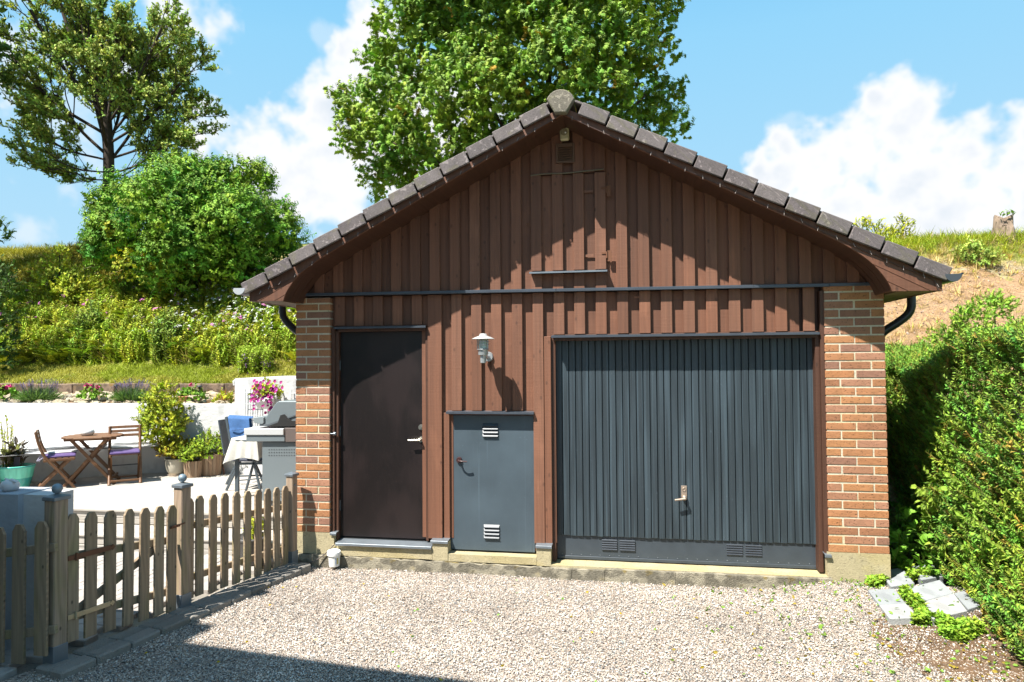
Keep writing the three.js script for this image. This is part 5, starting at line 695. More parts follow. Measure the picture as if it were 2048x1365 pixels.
{ // the gas grill, its right end hidden by the brick pillar
  const z = -0.95, g = thing('gas_grill', 'grey gas grill with a sloping lid and side shelf, beside the brick pillar', 'grill', ZP(560, 1000, z).setY(DECK)), o = g.position.clone(), S = (l) => l.map(([a, b]) => { const q = ZP(a, b, z).sub(o); return [q.x, q.y]; }), bb = M.bbq;
  const xr = 0.62;
  const cab = S([[524, 884], [524, 1004]]); part(g, 'cabinet', merge([ext([[cab[0][0], 0.06], [xr, 0.06], [xr, cab[0][1]], [cab[0][0], cab[0][1]]], -0.5, 0, 0.004)]), bb);
  part(g, 'base', span(cab[0][0] + 0.02, xr, 0.0, 0.06, -0.48, -0.02, 0.005), M.plasticDark);
  const hl = []; for (let j = 0; j < 3; j++) for (let i = 0; i < 15; i++) { const q = ZP(538 + i * 5.0, 900 + j * 5.8, z + 0.002).sub(o); hl.push(new THREE.CylinderGeometry(0.006, 0.006, 0.004, 8).rotateX(Math.PI / 2).translate(q.x, q.y, 0.001)); } for (let j = 0; j < 3; j++) for (let i = 0; i < 12; i++) { const q = ZP(541 + i * 5.2, 983 + j * 5.8, z).sub(o); hl.push(new THREE.CylinderGeometry(0.006, 0.006, 0.004, 8).rotateX(Math.PI / 2).translate(q.x, q.y, 0.001)); } part(g, 'perforations', merge(hl), M.dark).userData.kind = 'stuff';
  part(g, 'burner_box', ext(S([[527, 882], [640, 882], [640, 894], [530, 894]]), -0.46, -0.03, 0.002), M.dark);
  const sh = S([[492, 857], [571, 857], [571, 870], [492, 870]]); part(g, 'side_shelf', ext(sh, -0.42, 0.05, 0.006), std([0.437, 0.445, 0.445], 0.4)); part(g, 'shelf_apron', ext(S([[495, 869], [572, 869], [572, 883], [495, 883]]), -0.4, 0.035, 0.004), bb); part(g, 'control_panel', ext(S([[572, 856], [640, 856], [640, 884], [573, 884]]), -0.44, 0.03, 0.004), std([0.109, 0.086, 0.078], 0.5));
  const hook = ZP(518, 886, z).sub(o); part(g, 'hook', tube([hook.clone().add(V(-0.03, 0.02, 0)), hook, hook.clone().add(V(0.04, 0.005, 0)), hook.clone().add(V(0.05, 0.02, 0))], 0.004, 6, 12), M.zinc);
  part(g, 'lid', ext(S([[517, 852], [523, 846], [552, 806], [557, 803], [650, 803], [650, 853], [528, 853]]), -0.46, 0.0, 0.008), bb); part(g, 'lid_flange', ext(S([[519, 849], [538, 848], [600, 826], [600, 829], [539, 852], [520, 853]]), -0.02, 0.012, 0.001), std([0.094, 0.109, 0.121], 0.4)); part(g, 'lid_vent', ext(S([[536, 853], [557, 845], [562, 831], [569, 829], [576, 836], [584, 842], [650, 842], [650, 853]]), -0.02, 0.02, 0.001), M.dark);
  part(g, 'lid_handle', ext(S([[508, 835], [526, 833], [529, 835], [529, 846], [526, 849], [509, 846]]), -0.44, 0.02, 0.006), std([0.203, 0.234, 0.246], 0.4)); const kn = ZP(596, 832, z).sub(o); part(g, 'bolt', new THREE.CylinderGeometry(0.009, 0.009, 0.01, 10).rotateX(Math.PI / 2).translate(kn.x, kn.y, 0.012), M.plasticDark); shade(g);
}
{ // trellises and the hanging petunias on the white end block
  const wire = std([0.429, 0.445, 0.452], 0.5);
  const tr = (label, px0, px1, py0, py1) => { const z = -2.955, a = ZP(px0, py1, z), b = ZP(px1, py0, z), t = thing('trellis', label, 'trellis', V((a.x + b.x) / 2, a.y, z), 0, 'pale wire trellises on the white wall block'), w = (b.x - a.x) / 2, h = b.y - a.y; for (const x of [-w, -w * 0.33, w * 0.33, w]) part(t, 'upright', rod(V(x, 0, 0), V(x, h, 0), 0.006), wire); for (let i = 0; i < 4; i++) part(t, 'cross_wire', rod(V(-w, h * (0.1 + i * 0.27), 0.008), V(w, h * (0.1 + i * 0.27), 0.008), 0.004), wire); return shade(t); };
  tr('pale wire trellis on white wall behind the petunia basket', 490, 520, 779, 862); tr('pale wire trellis on white wall, half hidden by the brick pillar', 583, 612, 780, 862);
  const P = ZP(528, 800, -2.82), b = thing('petunia_basket', 'hanging basket of magenta petunias on the white wall block', 'hanging basket', P.clone()); part(b, 'basket', lathe([[0, -0.14], [0.09, -0.12], [0.14, -0.02], [0.14, 0], [0.12, -0.02], [0, -0.06]], 20), M.white);
  scatter(b, 'foliage', sprig(7, 0.05, 0.03, 0.1, 51), greens.lime, bushy(P.clone().add(V(0.08, 0.04, 0.03)), [0.17, 0.16, 0.12], 70, 52)); 
  const fl = []; for (let k = 0; k < 5; k++) { const q = leaf(0.035, 0.036, 0.1, 0.1, 1).rotateX(-1.1).rotateY(k * 1.257); fl.push(q); } const flower = leavesOf(fl);
  scatter(b, 'flowers', flower, petal([0.36, 0.02, 0.2]), spots3((R) => { const a = R(), q = ZP(512 + 44 * R() - 14 * a + (R() < 0.12 ? 16 : 0), 776 + 54 * a * R() + (R() < 0.2 ? -14 : 0), -2.76 + 0.12 * R()); return { p: q, d: V(R() - 0.6, R() * 0.6, 1.2), s: 0.55 + 0.5 * R(), c: R() < 0.2 ? [1.5, 4, 2.2] : [0.8 + 0.5 * R(), 1, 1] }; }, 120, 53)); shade(b);
}
{ // bright shrub on the planter, rock-bed plants
  const c = ZP(322, 840, -2.72), s = thing('shrub', 'tall yellow-green shrub growing on the planter against the white wall', 'shrub', V(c.x, 0.74, -2.72)); part(s, 'stem', merge([-0.06, 0, 0.07].map((x) => rod(V(x * 0.4, 0, 0), V(x * 2.5, 0.5, 0.02), 0.012, 0.006, 6))), M.barkDark);
  const lobes = [[322, 848, 30], [308, 862, 20], [340, 852, 24], [318, 808, 24], [328, 788, 17], [305, 830, 20], [342, 826, 18], [322, 872, 20]].map(([x, y, r]) => ({ c: ZP(x, y, -2.66), r: r / 1365 * 9.8, flat: 1 }));
  scatter(s, 'foliage', sprig(7, 0.06, 0.034, 0.13, 61), greens.lime, crownSpots(lobes, 460, rngOf(62), { size: 1, up: 0.8, tint: (R, v, w) => [v * (0.9 + 0.4 * w), v * 1.12, v * 1.1] })); shade(s);
  const tuft = (name, label, px, py, w, h, seed, cat = 'plant', grp) => { const q = onZ(px, py, -3.45), t = thing(name, label, cat, V(q.x, 1.33, -3.45), 0, grp); return [t, q]; };
  const stalk = (() => { const l = []; for (let i = 0; i < 7; i++) l.push(leaf(0.2 + 0.02 * (i % 3), 0.008, 0.1, 0.3, 0.8 + 0.06 * i).rotateX(-0.25 - 0.06 * i).rotateY(i * 0.9)); return leavesOf(l); })();
  const spike = (() => { const l = []; for (let i = 0; i < 8; i++) l.push(leaf(0.012, 0.01, 0.1, 0.1).rotateX(-0.9).rotateY(i * 2.4).translate(0, 0.25 + i * 0.006, 0)); l.push(colored(new THREE.CylinderGeometry(0.0015, 0.002, 0.25, 3, 1, true).translate(0, 0.125, 0), 0.5, 0.9, 0.5)); return leavesOf(l); })();
  for (const [px, w, label] of [[76, 0.36, 'rounded lavender bush in the rock bed behind the left chair'], [262, 0.32, 'rounded lavender bush in the rock bed left of the yellow shrub']]) {
    const [t, q] = tuft('lavender', label, px, 806, 0, 0, px, 'lavender', 'lavender bushes in the rock bed');
    scatter(t, 'foliage', stalk, greens.lav, spots3((R) => { const a = R() * 6.28, r = w * Math.sqrt(R()); return { p: V(q.x + Math.cos(a) * r * 0.55, 1.34, -3.45 + Math.sin(a) * r * 0.5), d: V(Math.cos(a) * r * 2.2, 1, Math.sin(a) * r * 1.8), s: 0.8 + 0.5 * R(), c: [0.9 + 0.5 * R(), 1.1 + 0.4 * R(), 0.8] }; }, 170, px + 1));
    scatter(t, 'flowers', spike, petal([0.14, 0.1, 0.26]), spots3((R) => { const a = R() * 6.28, r = w * Math.sqrt(R()); return { p: V(q.x + Math.cos(a) * r * 0.55, 1.37, -3.45 + Math.sin(a) * r * 0.5), d: V(Math.cos(a) * r * 1.9, 1, Math.sin(a) * r * 1.6), s: 0.85 + 0.4 * R() }; }, 90, px + 2)); shade(t); }
  const ball = leavesOf([0, 1, 2, 3, 4, 5, 6, 7, 8].map((i) => leaf(0.04, 0.04, 0.2, 0.2).rotateX(-0.4 - (i % 3) * 0.6).rotateY(i * 2.4)));
  for (const [px, py, label, n, k] of [[10, 800, 'pink geraniums at the left end of the rock bed', 26, 5], [184, 798, 'pink geranium between two lavender bushes in the rock bed', 16, 3], [384, 800, 'geranium with one pink bloom in a terracotta pot right of the yellow shrub', 20, 1]]) {
    const [t, q] = tuft('geranium', label, px, py, 0, 0, px, 'flowers', undefined); if (px === 384) part(t, 'pot', lathe([[0, 0], [0.05, 0], [0.068, 0.1], [0.075, 0.1], [0.07, 0.11], [0, 0.09]], 20), M.terracotta, V(-0.05, 0.0, 0.16));
    scatter(t, 'foliage', sprig(6, 0.06, 0.055, 0.08, 71), greens.mid, bushy(V(q.x, 1.42, -3.45), [0.16, 0.13, 0.13], n * 2, px + 5)); scatter(t, 'flowers', ball, petal([0.62, 0.06, 0.26]), spots3((R, i) => ({ p: V(q.x + (k === 1 ? 0.0 : (R() - 0.5) * 0.28), 1.55 + (k === 1 ? 0.06 : R() * 0.06), -3.42), d: V(R() - 0.5, 1, R()), s: 1.1 }), k * 2, px + 6)); shade(t); }
  const [y, yq] = tuft('succulent', 'orange-green spiky plant with white blooms at the wall block end of the bed', 452, 800, 0, 0, 3, 'plant'); scatter(y, 'foliage', stalk, greens.dry, spots3((R) => ({ p: V(yq.x + (R() - 0.5) * 0.16, 1.36, -3.45 + (R() - 0.5) * 0.1), d: V(R() - 0.5, 1, R() - 0.5), s: 0.9, c: [1, 0.75, 0.4] }), 18, 81)); scatter(y, 'leaves', sprig(6, 0.05, 0.03, 0.1, 82), greens.lime, bushy(V(yq.x + 0.04, 1.37, -3.3), [0.13, 0.1, 0.08], 26, 83)); scatter(y, 'flowers', ball, petal([0.75, 0.75, 0.75]), spots3((R) => ({ p: V(yq.x + 0.06 + R() * 0.1, 1.62 + R() * 0.07, -3.5), d: V(0, 1, 0.4), s: 0.8 }), 8, 84)); shade(y);
  for (const [px, label] of [[399, 'small black solar lamp on a stake beside the potted geranium'], [195, 'small black solar lamp low among the rocks behind the middle geranium']]) { const q = onZ(px, 800, -3.5), t = thing('solar_lamp', label, 'garden lamp', V(q.x, 1.34, px === 195 ? -3.9 : -3.5), 0); part(t, 'stake', rod(V(0, 0, 0), V(0, 0.2, 0), 0.007), M.plasticDark); part(t, 'head', lathe([[0, 0.2], [0.022, 0.2], [0.022, 0.235], [0.042, 0.24], [0.036, 0.258], [0, 0.262]], 16), M.plasticDark); shade(t); }
}
{ // on and beside the drive: bucket, cable, pot behind the fence, slabs, weeds, leaves
  const b0 = onY(671, 1132, 0), b = thing('bucket', 'small white plastic bucket with a bent lid standing on the gravel', 'bucket', V(b0.x, 0.005, b0.z + 0.03)), wp = std([0.666, 0.666, 0.648], 0.4); part(b, 'body', lathe([[0, 0], [0.046, 0], [0.05, 0.006], [0.058, 0.118], [0.054, 0.118], [0.048, 0.012], [0, 0.01]], 30), wp); const lid = part(b, 'lid', lathe([[0, 0.02], [0.058, 0.022], [0.064, 0.016], [0.066, -0.016], [0.063, -0.016], [0.06, 0.012], [0, 0.012]], 30), M.white, V(-0.004, 0.125, 0), [0.05, 0, -0.05]);
  const ls = []; for (const [a0, col] of [[0.62, 0], [0.84, 1], [1.0, 2]]) ls.push(new THREE.CylinderGeometry(0.0565, 0.0535, 0.06, 6, 1, true, a0, 0.16).translate(0, 0.058, 0)); part(b, 'label', ls[0], std([0.195, 0.312, 0.484], 0.5)); part(b, 'label', ls[1], std([0.484, 0.312, 0.078], 0.5)); part(b, 'label', ls[2], std([0.312, 0.39, 0.156], 0.5)); shade(b);
  single('cable', tube([V(0.44, 0.215, 0.03), V(0.36, 0.13, 0.045), V(0.27, 0.06, 0.06), V(0.18, 0.025, 0.09), V(0.08, 0.012, 0.1), V(-0.02, 0.012, 0.08)], 0.005, 6, 40), std([0.078, 0.062, 0.055], 0.6), 'thin dark cable from the door sill down the plinth', 'cable');
  const pp = onY(513, 1139, 0), p = thing('plant_pot', 'dark pot with a small leafy plant behind the picket fence', 'plant pot', V(pp.x - 0.12, 0.01, pp.z - 0.12)); part(p, 'pot', lathe([[0, 0], [0.1, 0], [0.115, 0.03], [0.16, 0.24], [0.168, 0.25], [0.168, 0.27], [0.15, 0.27], [0.145, 0.23], [0, 0.22]], 30), std([0.078, 0.074, 0.07], 0.6)); scatter(p, 'foliage', sprig(6, 0.06, 0.03, 0.16, 91), greens.lime, spots3((R) => ({ p: p.position.clone().add(V((R() - 0.5) * 0.12, 0.23, (R() - 0.5) * 0.12)), d: V(R() - 0.5, 1, R() - 0.5), s: 0.8 + R() }), 12, 92)); shade(p);
  const stoneM = [[0.29, 0.31, 0.325], [0.255, 0.275, 0.29], [0.33, 0.335, 0.335]].map((c) => std(c, 0.9, { map: plasterMap, bumpMap: noiseBump, bumpScale: 0.003 }));
  const slab = (label, q, y = 0.05, m = 0) => { const w = q.map(([x, yy]) => onY(x, yy, y)), c = w.reduce((a, v) => a.add(v), V(0, 0, 0)).multiplyScalar(1 / w.length), l = w.map((v) => [v.x - c.x, -(v.z - c.z)]); const g = ext(l, -0.075, 0.0, 0.004).rotateX(-Math.PI / 2); return single('paving_slab', g, stoneM[m], label, 'paving slab', V(c.x, y, c.z), 0, undefined); };
  const S = (l) => l.map(([x, y]) => [1720 + x / 4.79, 1080 + y / 4.79]);
  slab('grey paving slab nearest the corner of the brick pillar', S([[185, 305], [400, 266], [525, 415], [300, 450]]), 0.09, 0); slab('grey paving slab at the left edge, second from the front', S([[80, 482], [330, 468], [440, 608], [186, 620]]), 0.09, 1); slab('pale thick paving slab at the front left of the group', S([[188, 624], [442, 612], [580, 745], [288, 755]]), 0.09, 2); slab('small paving slab at the back, half under the hedge', S([[470, 258], [690, 225], [800, 350], [590, 385]]), 0.085, 1); slab('large grey paving slab in the middle of the right row', S([[385, 482], [765, 385], [900, 510], [552, 604]]), 0.09, 0); slab('large orange-tinted paving slab at the front right', S([[555, 608], [900, 514], [1032, 680], [704, 760]]), 0.094, 2); slab('paving slab at the far right, running under the hedge', S([[905, 512], [1080, 470], [1180, 620], [1040, 668]]), 0.09, 1);
  const R = rngOf(101), weedSpots = []; const wl = [[440, 310, 60], [500, 380, 60], [430, 545, 40], [470, 600, 45], [520, 640, 45], [570, 700, 55], [620, 770, 70], [180, 430, 60], [130, 450, 50], [300, 190, 25], [250, 250, 60], [350, 220, 60], [640, 360, 60], [880, 860, 110], [980, 900, 110], [760, 800, 70], [550, 790, 40], [150, 270, 40], [1080, 860, 100]];
  for (const [x, y, r] of wl) for (let i = 0; i < r * 0.9; i++) { const a = R() * 6.28, k = Math.sqrt(R()) * r, q = onY(1720 + (x + Math.cos(a) * k) / 4.79, 1080 + (y + Math.sin(a) * k * 0.5) / 4.79, 0.05); weedSpots.push({ p: V(q.x, Math.max(0.02, gravelY(q.x, Math.max(q.z, 0.05))), q.z), d: V(R() - 0.5, 1.1, R() - 0.5), s: 0.6 + 0.8 * R(), c: [0.9 + 0.5 * R(), 1, 0.8] }); }
  for (let i = 0; i < 90; i++) { const x = lerp(4.3, 5.6, R()), z = 0.03 + 0.5 * R() * R() + (R() < 0.3 ? R() * 0.9 : 0); weedSpots.push({ p: V(x, gravelY(x, z), z), d: V(R() - 0.5, 1, R() - 0.5), s: 0.3 + 0.4 * R(), c: [1, 1, 0.8] }); }
  for (let i = 0; i < 60; i++) { const t = R(), q = FP[1].clone().lerp(FP[2], t).add(V(0.06 + 0.04 * R(), 0, 0.05)); weedSpots.push({ p: q, d: V(R() - 0.5, 1, R() - 0.5), s: 0.25 + 0.35 * R(), c: [1.1, 1, 0.6] }); }
  const w = scatter(null, 'weeds', sprig(6, 0.035, 0.02, 0.05, 102, { spread: 1.0 }), greens.mid, weedSpots); Object.assign(w.userData, { label: 'small yellow-green weeds between the slabs and along the edges', category: 'weeds' });
  const fall = []; for (let i = 0; i < 900; i++) { const x = 5.9 - 2.6 * R() * R(), z = 0.1 + 2.2 * R(); fall.push({ p: V(x, gravelY(x, z) + 0.012 + (R() < 0.1 ? 0.006 : 0), z), d: V((R() - 0.5) * 0.8, (R() - 0.5) * 0.8, 1), s: 0.5 + 0.8 * R(), c: R() < 0.4 ? [1.5, 0.6, 0.8] : [0.8, 0.75, 0.9], roll: R() * 6 }); } for (let i = 0; i < 70; i++) { const x = lerp(0, 4, R()), z = 0.1 + 2.2 * R(); fall.push({ p: V(x, gravelY(x, z) + 0.012, z), d: V((R() - 0.5) * 0.8, (R() - 0.5) * 0.8, 1), s: 0.5 + 0.5 * R(), c: R() < 0.6 ? [2.6, 1.0, 0.5] : [0.8, 1, 1], roll: R() * 6 }); }
  for (const l of S([[230, 330], [300, 390], [330, 350], [440, 390], [280, 590], [180, 570], [330, 660], [320, 710], [370, 735], [430, 680], [520, 460], [600, 440], [800, 710], [910, 630], [640, 680], [760, 480], [340, 580], [590, 410]])) { const q = onY(l[0], l[1], 0.097); fall.push({ p: q, d: V((R() - 0.5) * 0.5, (R() - 0.5) * 0.5, 1), s: 0.9 + 0.6 * R(), c: [1, 1, 1], roll: R() * 6 }); }
  const flat = leaf(0.034, 0.017, 0.2, 0.2).rotateX(0).rotateX(0); const f = scatter(null, 'fallen_leaves', flat.rotateX(-Math.PI / 2).rotateX(Math.PI / 2), greens.mid, fall.map((s) => ({ ...s, d: V(s.d.x * 2, 0.25 * (R() - 0.3), s.d.y * 2 + 0.001) }))); Object.assign(f.userData, { label: 'fallen green and brown leaves scattered over gravel and slabs', category: 'leaves' });
}

// ================================================================ trees, hedge and the wild slope
const lobesAt = (l, depth, jitter, R) => l.map(([x, y, r, dz = 0]) => { const D = depth + dz + (R() - 0.5) * jitter; return { c: at(x, y, D), r: r / FOCAL * D }; });
{ // the big maple behind the roof
  const R = rngOf(201), D = 15.5, base = at(1080, 400, D).setY(3.6);
  const t = thing('maple_tree', 'large dense green maple rising behind the garage roof', 'tree', base);
  const lobes = lobesAt([[1010, 60, 150, 0.6], [870, 110, 110], [930, 190, 110, -0.8], [770, 230, 75], [712, 255, 42], [675, 215, 26], [800, 170, 70], [760, 300, 70], [705, 300, 34], [820, 330, 80, -0.6], [790, 385, 55], [900, 300, 100, -0.9], [1000, 230, 100, -1.1], [1100, 140, 120, -0.8], [1010, -70, 190], [1150, 30, 130], [1235, 110, 85, -0.4], [1180, 200, 100, -0.8], [1270, 190, 70], [1300, 45, 55], [1345, 20, 26], [1322, 110, 38], [1330, 200, 40], [1345, 262, 34], [1290, 260, 50], [860, 20, 60], [900, -60, 120], [1130, -90, 170], [770, 70, 30], [745, 120, 32], [1250, -30, 90], [835, 60, 45], [1210, 290, 70, -0.4], [1100, 260, 80], [960, 330, 60]], D, 1.0, R);
  const tint = (r, v, w, p) => { const x = fbm(p.x * 0.9, p.y * 0.9, p.z * 0.9, 3); if (w > 0.988) return [v * 2.4, v * 0.8, v * 0.9]; return [v * (0.85 + 0.5 * w + x * 0.8), v * (0.95 + 0.25 * x), v * 0.9]; };
  scatter(t, 'crown', sprig(7, 0.128, 0, 0.28, 202, { maple: true, spread: 1.15 }), greens.mid, crownSpots(padsOf(lobes, 9, R, 0.42, 0.55), 13000, R, { up: 0.85, size: 0.92, mess: 0.4, shoots: 0.12, tint }));
  const limbs = [rod(V(0, -4, 0), V(0.1, 2.6, 0), 0.3, 0.2, 10)]; for (const [x, y, dz, r] of [[840, 200, 0, 0.09], [760, 280, 0, 0.07], [1000, 40, 0.3, 0.12], [1180, 80, 0, 0.11], [1290, 190, 0, 0.07], [1120, -60, 0, 0.13], [700, 250, 0, 0.05], [1330, 60, 0.2, 0.04], [930, 120, -0.5, 0.08]]) { const e = at(x, y, D + dz).sub(base); limbs.push(tube([V(0.05, 1.2, 0), V(e.x * 0.3, 1.2 + (e.y - 1.2) * 0.45, e.z * 0.3), e], r * 0.55, 6, 12)); }
  part(t, 'trunk', merge(limbs), M.bark); shade(t);
}
{ // the sparse tree on the ridge at the left: limbs by recursion, sprigs along the outer shoots
  const R = rngOf(301), D = 17, base = at(213, 480, D), t = thing('ridge_tree', 'tall open-crowned tree with upswept limbs on the left ridge', 'tree', base.clone().setY(hillY(base.x, base.z) - 0.1));
  const o = t.position, wood = [], spots = [];
  const grow = (p, d, L, r, lvl) => {
    const e = p.clone().addScaledVector(d, L), m = p.clone().lerp(e, 0.5).add(onBall(R).multiplyScalar(L * 0.06)); wood.push(tube([p, m, e], Math.max(r * 0.6, 0.006), lvl > 2 ? 4 : 6, lvl > 2 ? 4 : 6));
    if (lvl >= 3) { const n = lvl === 3 ? 2 : 5; for (let i = 0; i < n; i++) { const q = p.clone().lerp(e, (i + 0.6) / n); spots.push({ p: q.clone().add(o), d: d.clone().multiplyScalar(0.7).add(onBall(R).multiplyScalar(1.0)).add(V(-0.2, 0.6, 0.3)), s: 0.75 + 0.5 * R(), c: (() => { const v = 0.75 + 0.5 * R(), w = R(); return [v * (0.8 + 0.5 * w), v, v]; })() }); } }
    if (lvl >= 5 || L < 0.22) return;
    const k = lvl < 2 ? 4 : lvl === 2 ? 3 : 2; for (let i = 0; i < k; i++) { const s = onBall(R), nd = d.clone().multiplyScalar(0.9).add(s.multiplyScalar(lvl < 2 ? 0.75 : 0.65)).add(V(0, 0.12, 0)).normalize(); if (nd.y < 0.1) nd.setY(0.1 + 0.3 * R()).normalize(); grow(p.clone().lerp(e, 0.45 + 0.55 * (i + R()) / k), nd, L * (0.55 + 0.2 * R()), r * 0.55, lvl + 1); }
  };
  const P = (x, y, D2 = D) => at(x, y, D2).sub(o); wood.push(tube([V(0, -0.3, 0), P(215, 400), P(217, 320), P(212, 240)], 0.125, 9, 14));
  for (const [x0, y0, x1, y1, dz, r] of [[214, 330, 300, 190, 0.3, 0.05], [213, 310, 110, 190, -0.3, 0.055], [214, 300, 170, 90, 0.6, 0.07], [214, 260, 235, 60, -0.5, 0.07], [215, 350, 330, 290, -0.3, 0.035], [212, 320, 60, 250, 0.6, 0.04], [212, 270, 20, 110, 0.2, 0.06], [214, 280, 320, 110, 0.5, 0.045], [215, 240, 150, -20, -0.2, 0.065], [214, 300, 190, 150, -1.4, 0.05], [214, 300, 250, 170, 1.4, 0.05], [213, 345, 110, 320, -0.5, 0.03], [214, 240, 60, 20, -0.6, 0.055], [214, 360, 280, 330, 0.4, 0.025], [213, 360, 150, 345, 0.3, 0.025], [214, 240, 100, -60, 0.5, 0.06], [214, 250, 200, -60, 0.3, 0.06], [214, 290, 375, 150, -0.4, 0.045], [214, 320, 385, 230, 0.2, 0.04], [214, 250, 330, 40, -0.9, 0.045]]) {
    const a = P(x0, y0), b = P(x1, y1, D + dz * 0.9), d = b.clone().sub(a), L = d.length(); d.normalize(); const m = a.clone().lerp(b, 0.55).add(V(0, -0.08 * L, 0)); wood.push(tube([a, m, b], r * 0.7, 6, 10)); const n = Math.round(3 + L * 2.4);
    for (let i = 0; i < n; i++) { const f = 0.25 + 0.75 * (i + R()) / n, q = f < 0.55 ? a.clone().lerp(m, f / 0.55) : m.clone().lerp(b, (f - 0.55) / 0.45), s = onBall(R); grow(q, d.clone().add(s.multiplyScalar(0.8)).add(V(0, 0.18, 0)).normalize(), (0.62 + 0.35 * R()) * (1.15 - f * 0.45), r * 0.4, 2); }
  }
  part(t, 'trunk', merge(wood), M.barkDark); scatter(t, 'crown', sprig(6, 0.072, 0.04, 0.13, 302, { spread: 0.9 }), greens.olive, spots); shade(t);
  console.log('ridge tree', wood.length, spots.length);
}
{ // the broad bush on the slope
  const R = rngOf(401), D = 15.1, l = [[380, 450, 120, -0.4], [280, 470, 95, -0.2], [480, 465, 100, -0.3], [330, 395, 72], [430, 385, 70], [505, 385, 45], [545, 450, 48], [230, 520, 60], [215, 470, 42], [400, 535, 85, -0.4], [300, 550, 60, -0.3], [490, 545, 65, -0.2], [515, 350, 26], [380, 348, 34], [555, 520, 40], [570, 470, 26], [265, 405, 40], [205, 425, 30], [195, 400, 20], [345, 345, 22], [240, 370, 22], [430, 345, 20]];
  const lobes = lobesAt(l, D, 0.7, R), b = at(380, 590, D), t = thing('bush', 'broad rounded dark green bush on the slope left of the garage', 'bush', b);
  scatter(t, 'crown', sprig(8, 0.098, 0.046, 0.22, 402, { spread: 1.25, droop: 0.5 }), greens.bush, crownSpots(padsOf(lobes, 8, R, 0.4, 0.75), 7800, R, { up: 0.45, size: 1, mess: 0.5, shoots: 0.16, tint: (r, v, w, p) => { const x = fbm(p.x * 1.3, p.y * 1.3, p.z * 1.3, 3); return [v * (0.62 + 0.45 * w + x), v * (0.92 + 0.4 * x), v * 0.8]; } }));
  const ws = []; for (const [x, y] of [[330, 450], [430, 440], [280, 500], [500, 480], [380, 400], [230, 470], [545, 520]]) ws.push(tube([V(0, -0.5, 0.3), at(x, y + 50, D).sub(b).multiplyScalar(0.8), at(x, y, D).sub(b)], 0.045, 6, 10)); part(t, 'stems', merge(ws), M.barkDark); shade(t);
  const hit = (px, py) => { for (let d = 9; d < 24; d += 0.1) { const q = at(px, py, d); if (q.y < hillY(q.x, q.z)) return d; } return 16; };
  const low = (label, list, D0, n, seed, mat, size) => { const bl = list.reduce((a, q) => (q[1] + q[2] > a[1] + a[2] ? q : a)), D2 = D0 ?? hit(bl[0], bl[1] + bl[2] * 0.8); const r = rngOf(seed), lb = lobesAt(list, D2, 0.4, r), c = lb.reduce((a, q) => a.add(q.c), V(0, 0, 0)).multiplyScalar(1 / lb.length); const s = thing('shrub', label, 'shrub', V(c.x, hillY(c.x, c.z), c.z)); scatter(s, 'crown', sprig(8, 0.08, 0.04, 0.2, seed), mat, crownSpots(lb, n, r, { up: 0.7, size })); part(s, 'stem', merge(lb.map((q) => rod(V(q.c.x - s.position.x, hillY(q.c.x, q.c.z) - s.position.y - 0.1, q.c.z - s.position.z), q.c.clone().sub(s.position), 0.02, 0.01, 5))), M.barkDark); return shade(s); };
  low('bright yellow-green low shrub on the slope left of the dark bush', [[125, 570, 42], [105, 545, 30], [160, 590, 34], [118, 510, 16], [135, 610, 30]], null, 460, 411, greens.grass, 1);
  scatter(t, 'sunny_spray', sprig(8, 0.1, 0.05, 0.24, 412, { spread: 1.2, droop: 0.4 }), greens.lime, crownSpots(lobesAt([[270, 530, 26], [320, 540, 20], [220, 470, 18], [360, 535, 16], [330, 575, 14]], 14.2, 0.3, R), 140, R, { up: 0.3 }));
  low('shaded dark shrub at the left edge of the picture', [[-16, 470, 22], [-26, 560, 40], [-14, 640, 34], [-8, 690, 34], [-20, 720, 30]], 13.0, 420, 413, greens.deep, 1);
  low('leafy green shrub showing above the right roof slope', [[1735, 470, 26], [1765, 482, 26], [1800, 476, 20], [1806, 455, 12], [1775, 500, 24]], 16.0, 260, 414, greens.lime, 0.95);
  low('broad-leaved light green shrubs on the bank between garage eave and hedge', [[1905, 672, 20], [1950, 645, 24], [1875, 692, 18], [1990, 620, 24], [1925, 690, 24], [1960, 690, 30]], 10.6, 420, 416, greens.hedge, 0.8);
  low('dark green tussock shrub on the right hillside', [[1950, 518, 22], [1932, 508, 14], [1972, 522, 14]], null, 130, 415, greens.olive, 0.9);
  const sh = thing('shade_tree', 'tree beyond the left edge that shades the slope', 'tree', V(-13.4, 3.2, -5.4)); scatter(sh, 'crown', sprig(8, 0.2, 0.1, 0.5, 421), greens.deep, crownSpots([{ c: V(-13.4, 8, -5.4), r: 2.3 }, { c: V(-14.6, 7, -4.6), r: 2 }, { c: V(-13.0, 9.4, -6.2), r: 1.9 }], 1500, rngOf(422), { size: 1.1 })); part(sh, 'trunk', rod(V(0, -1.2, 0), V(0, 5, 0), 0.22, 0.12, 9), M.bark); shade(sh);
}
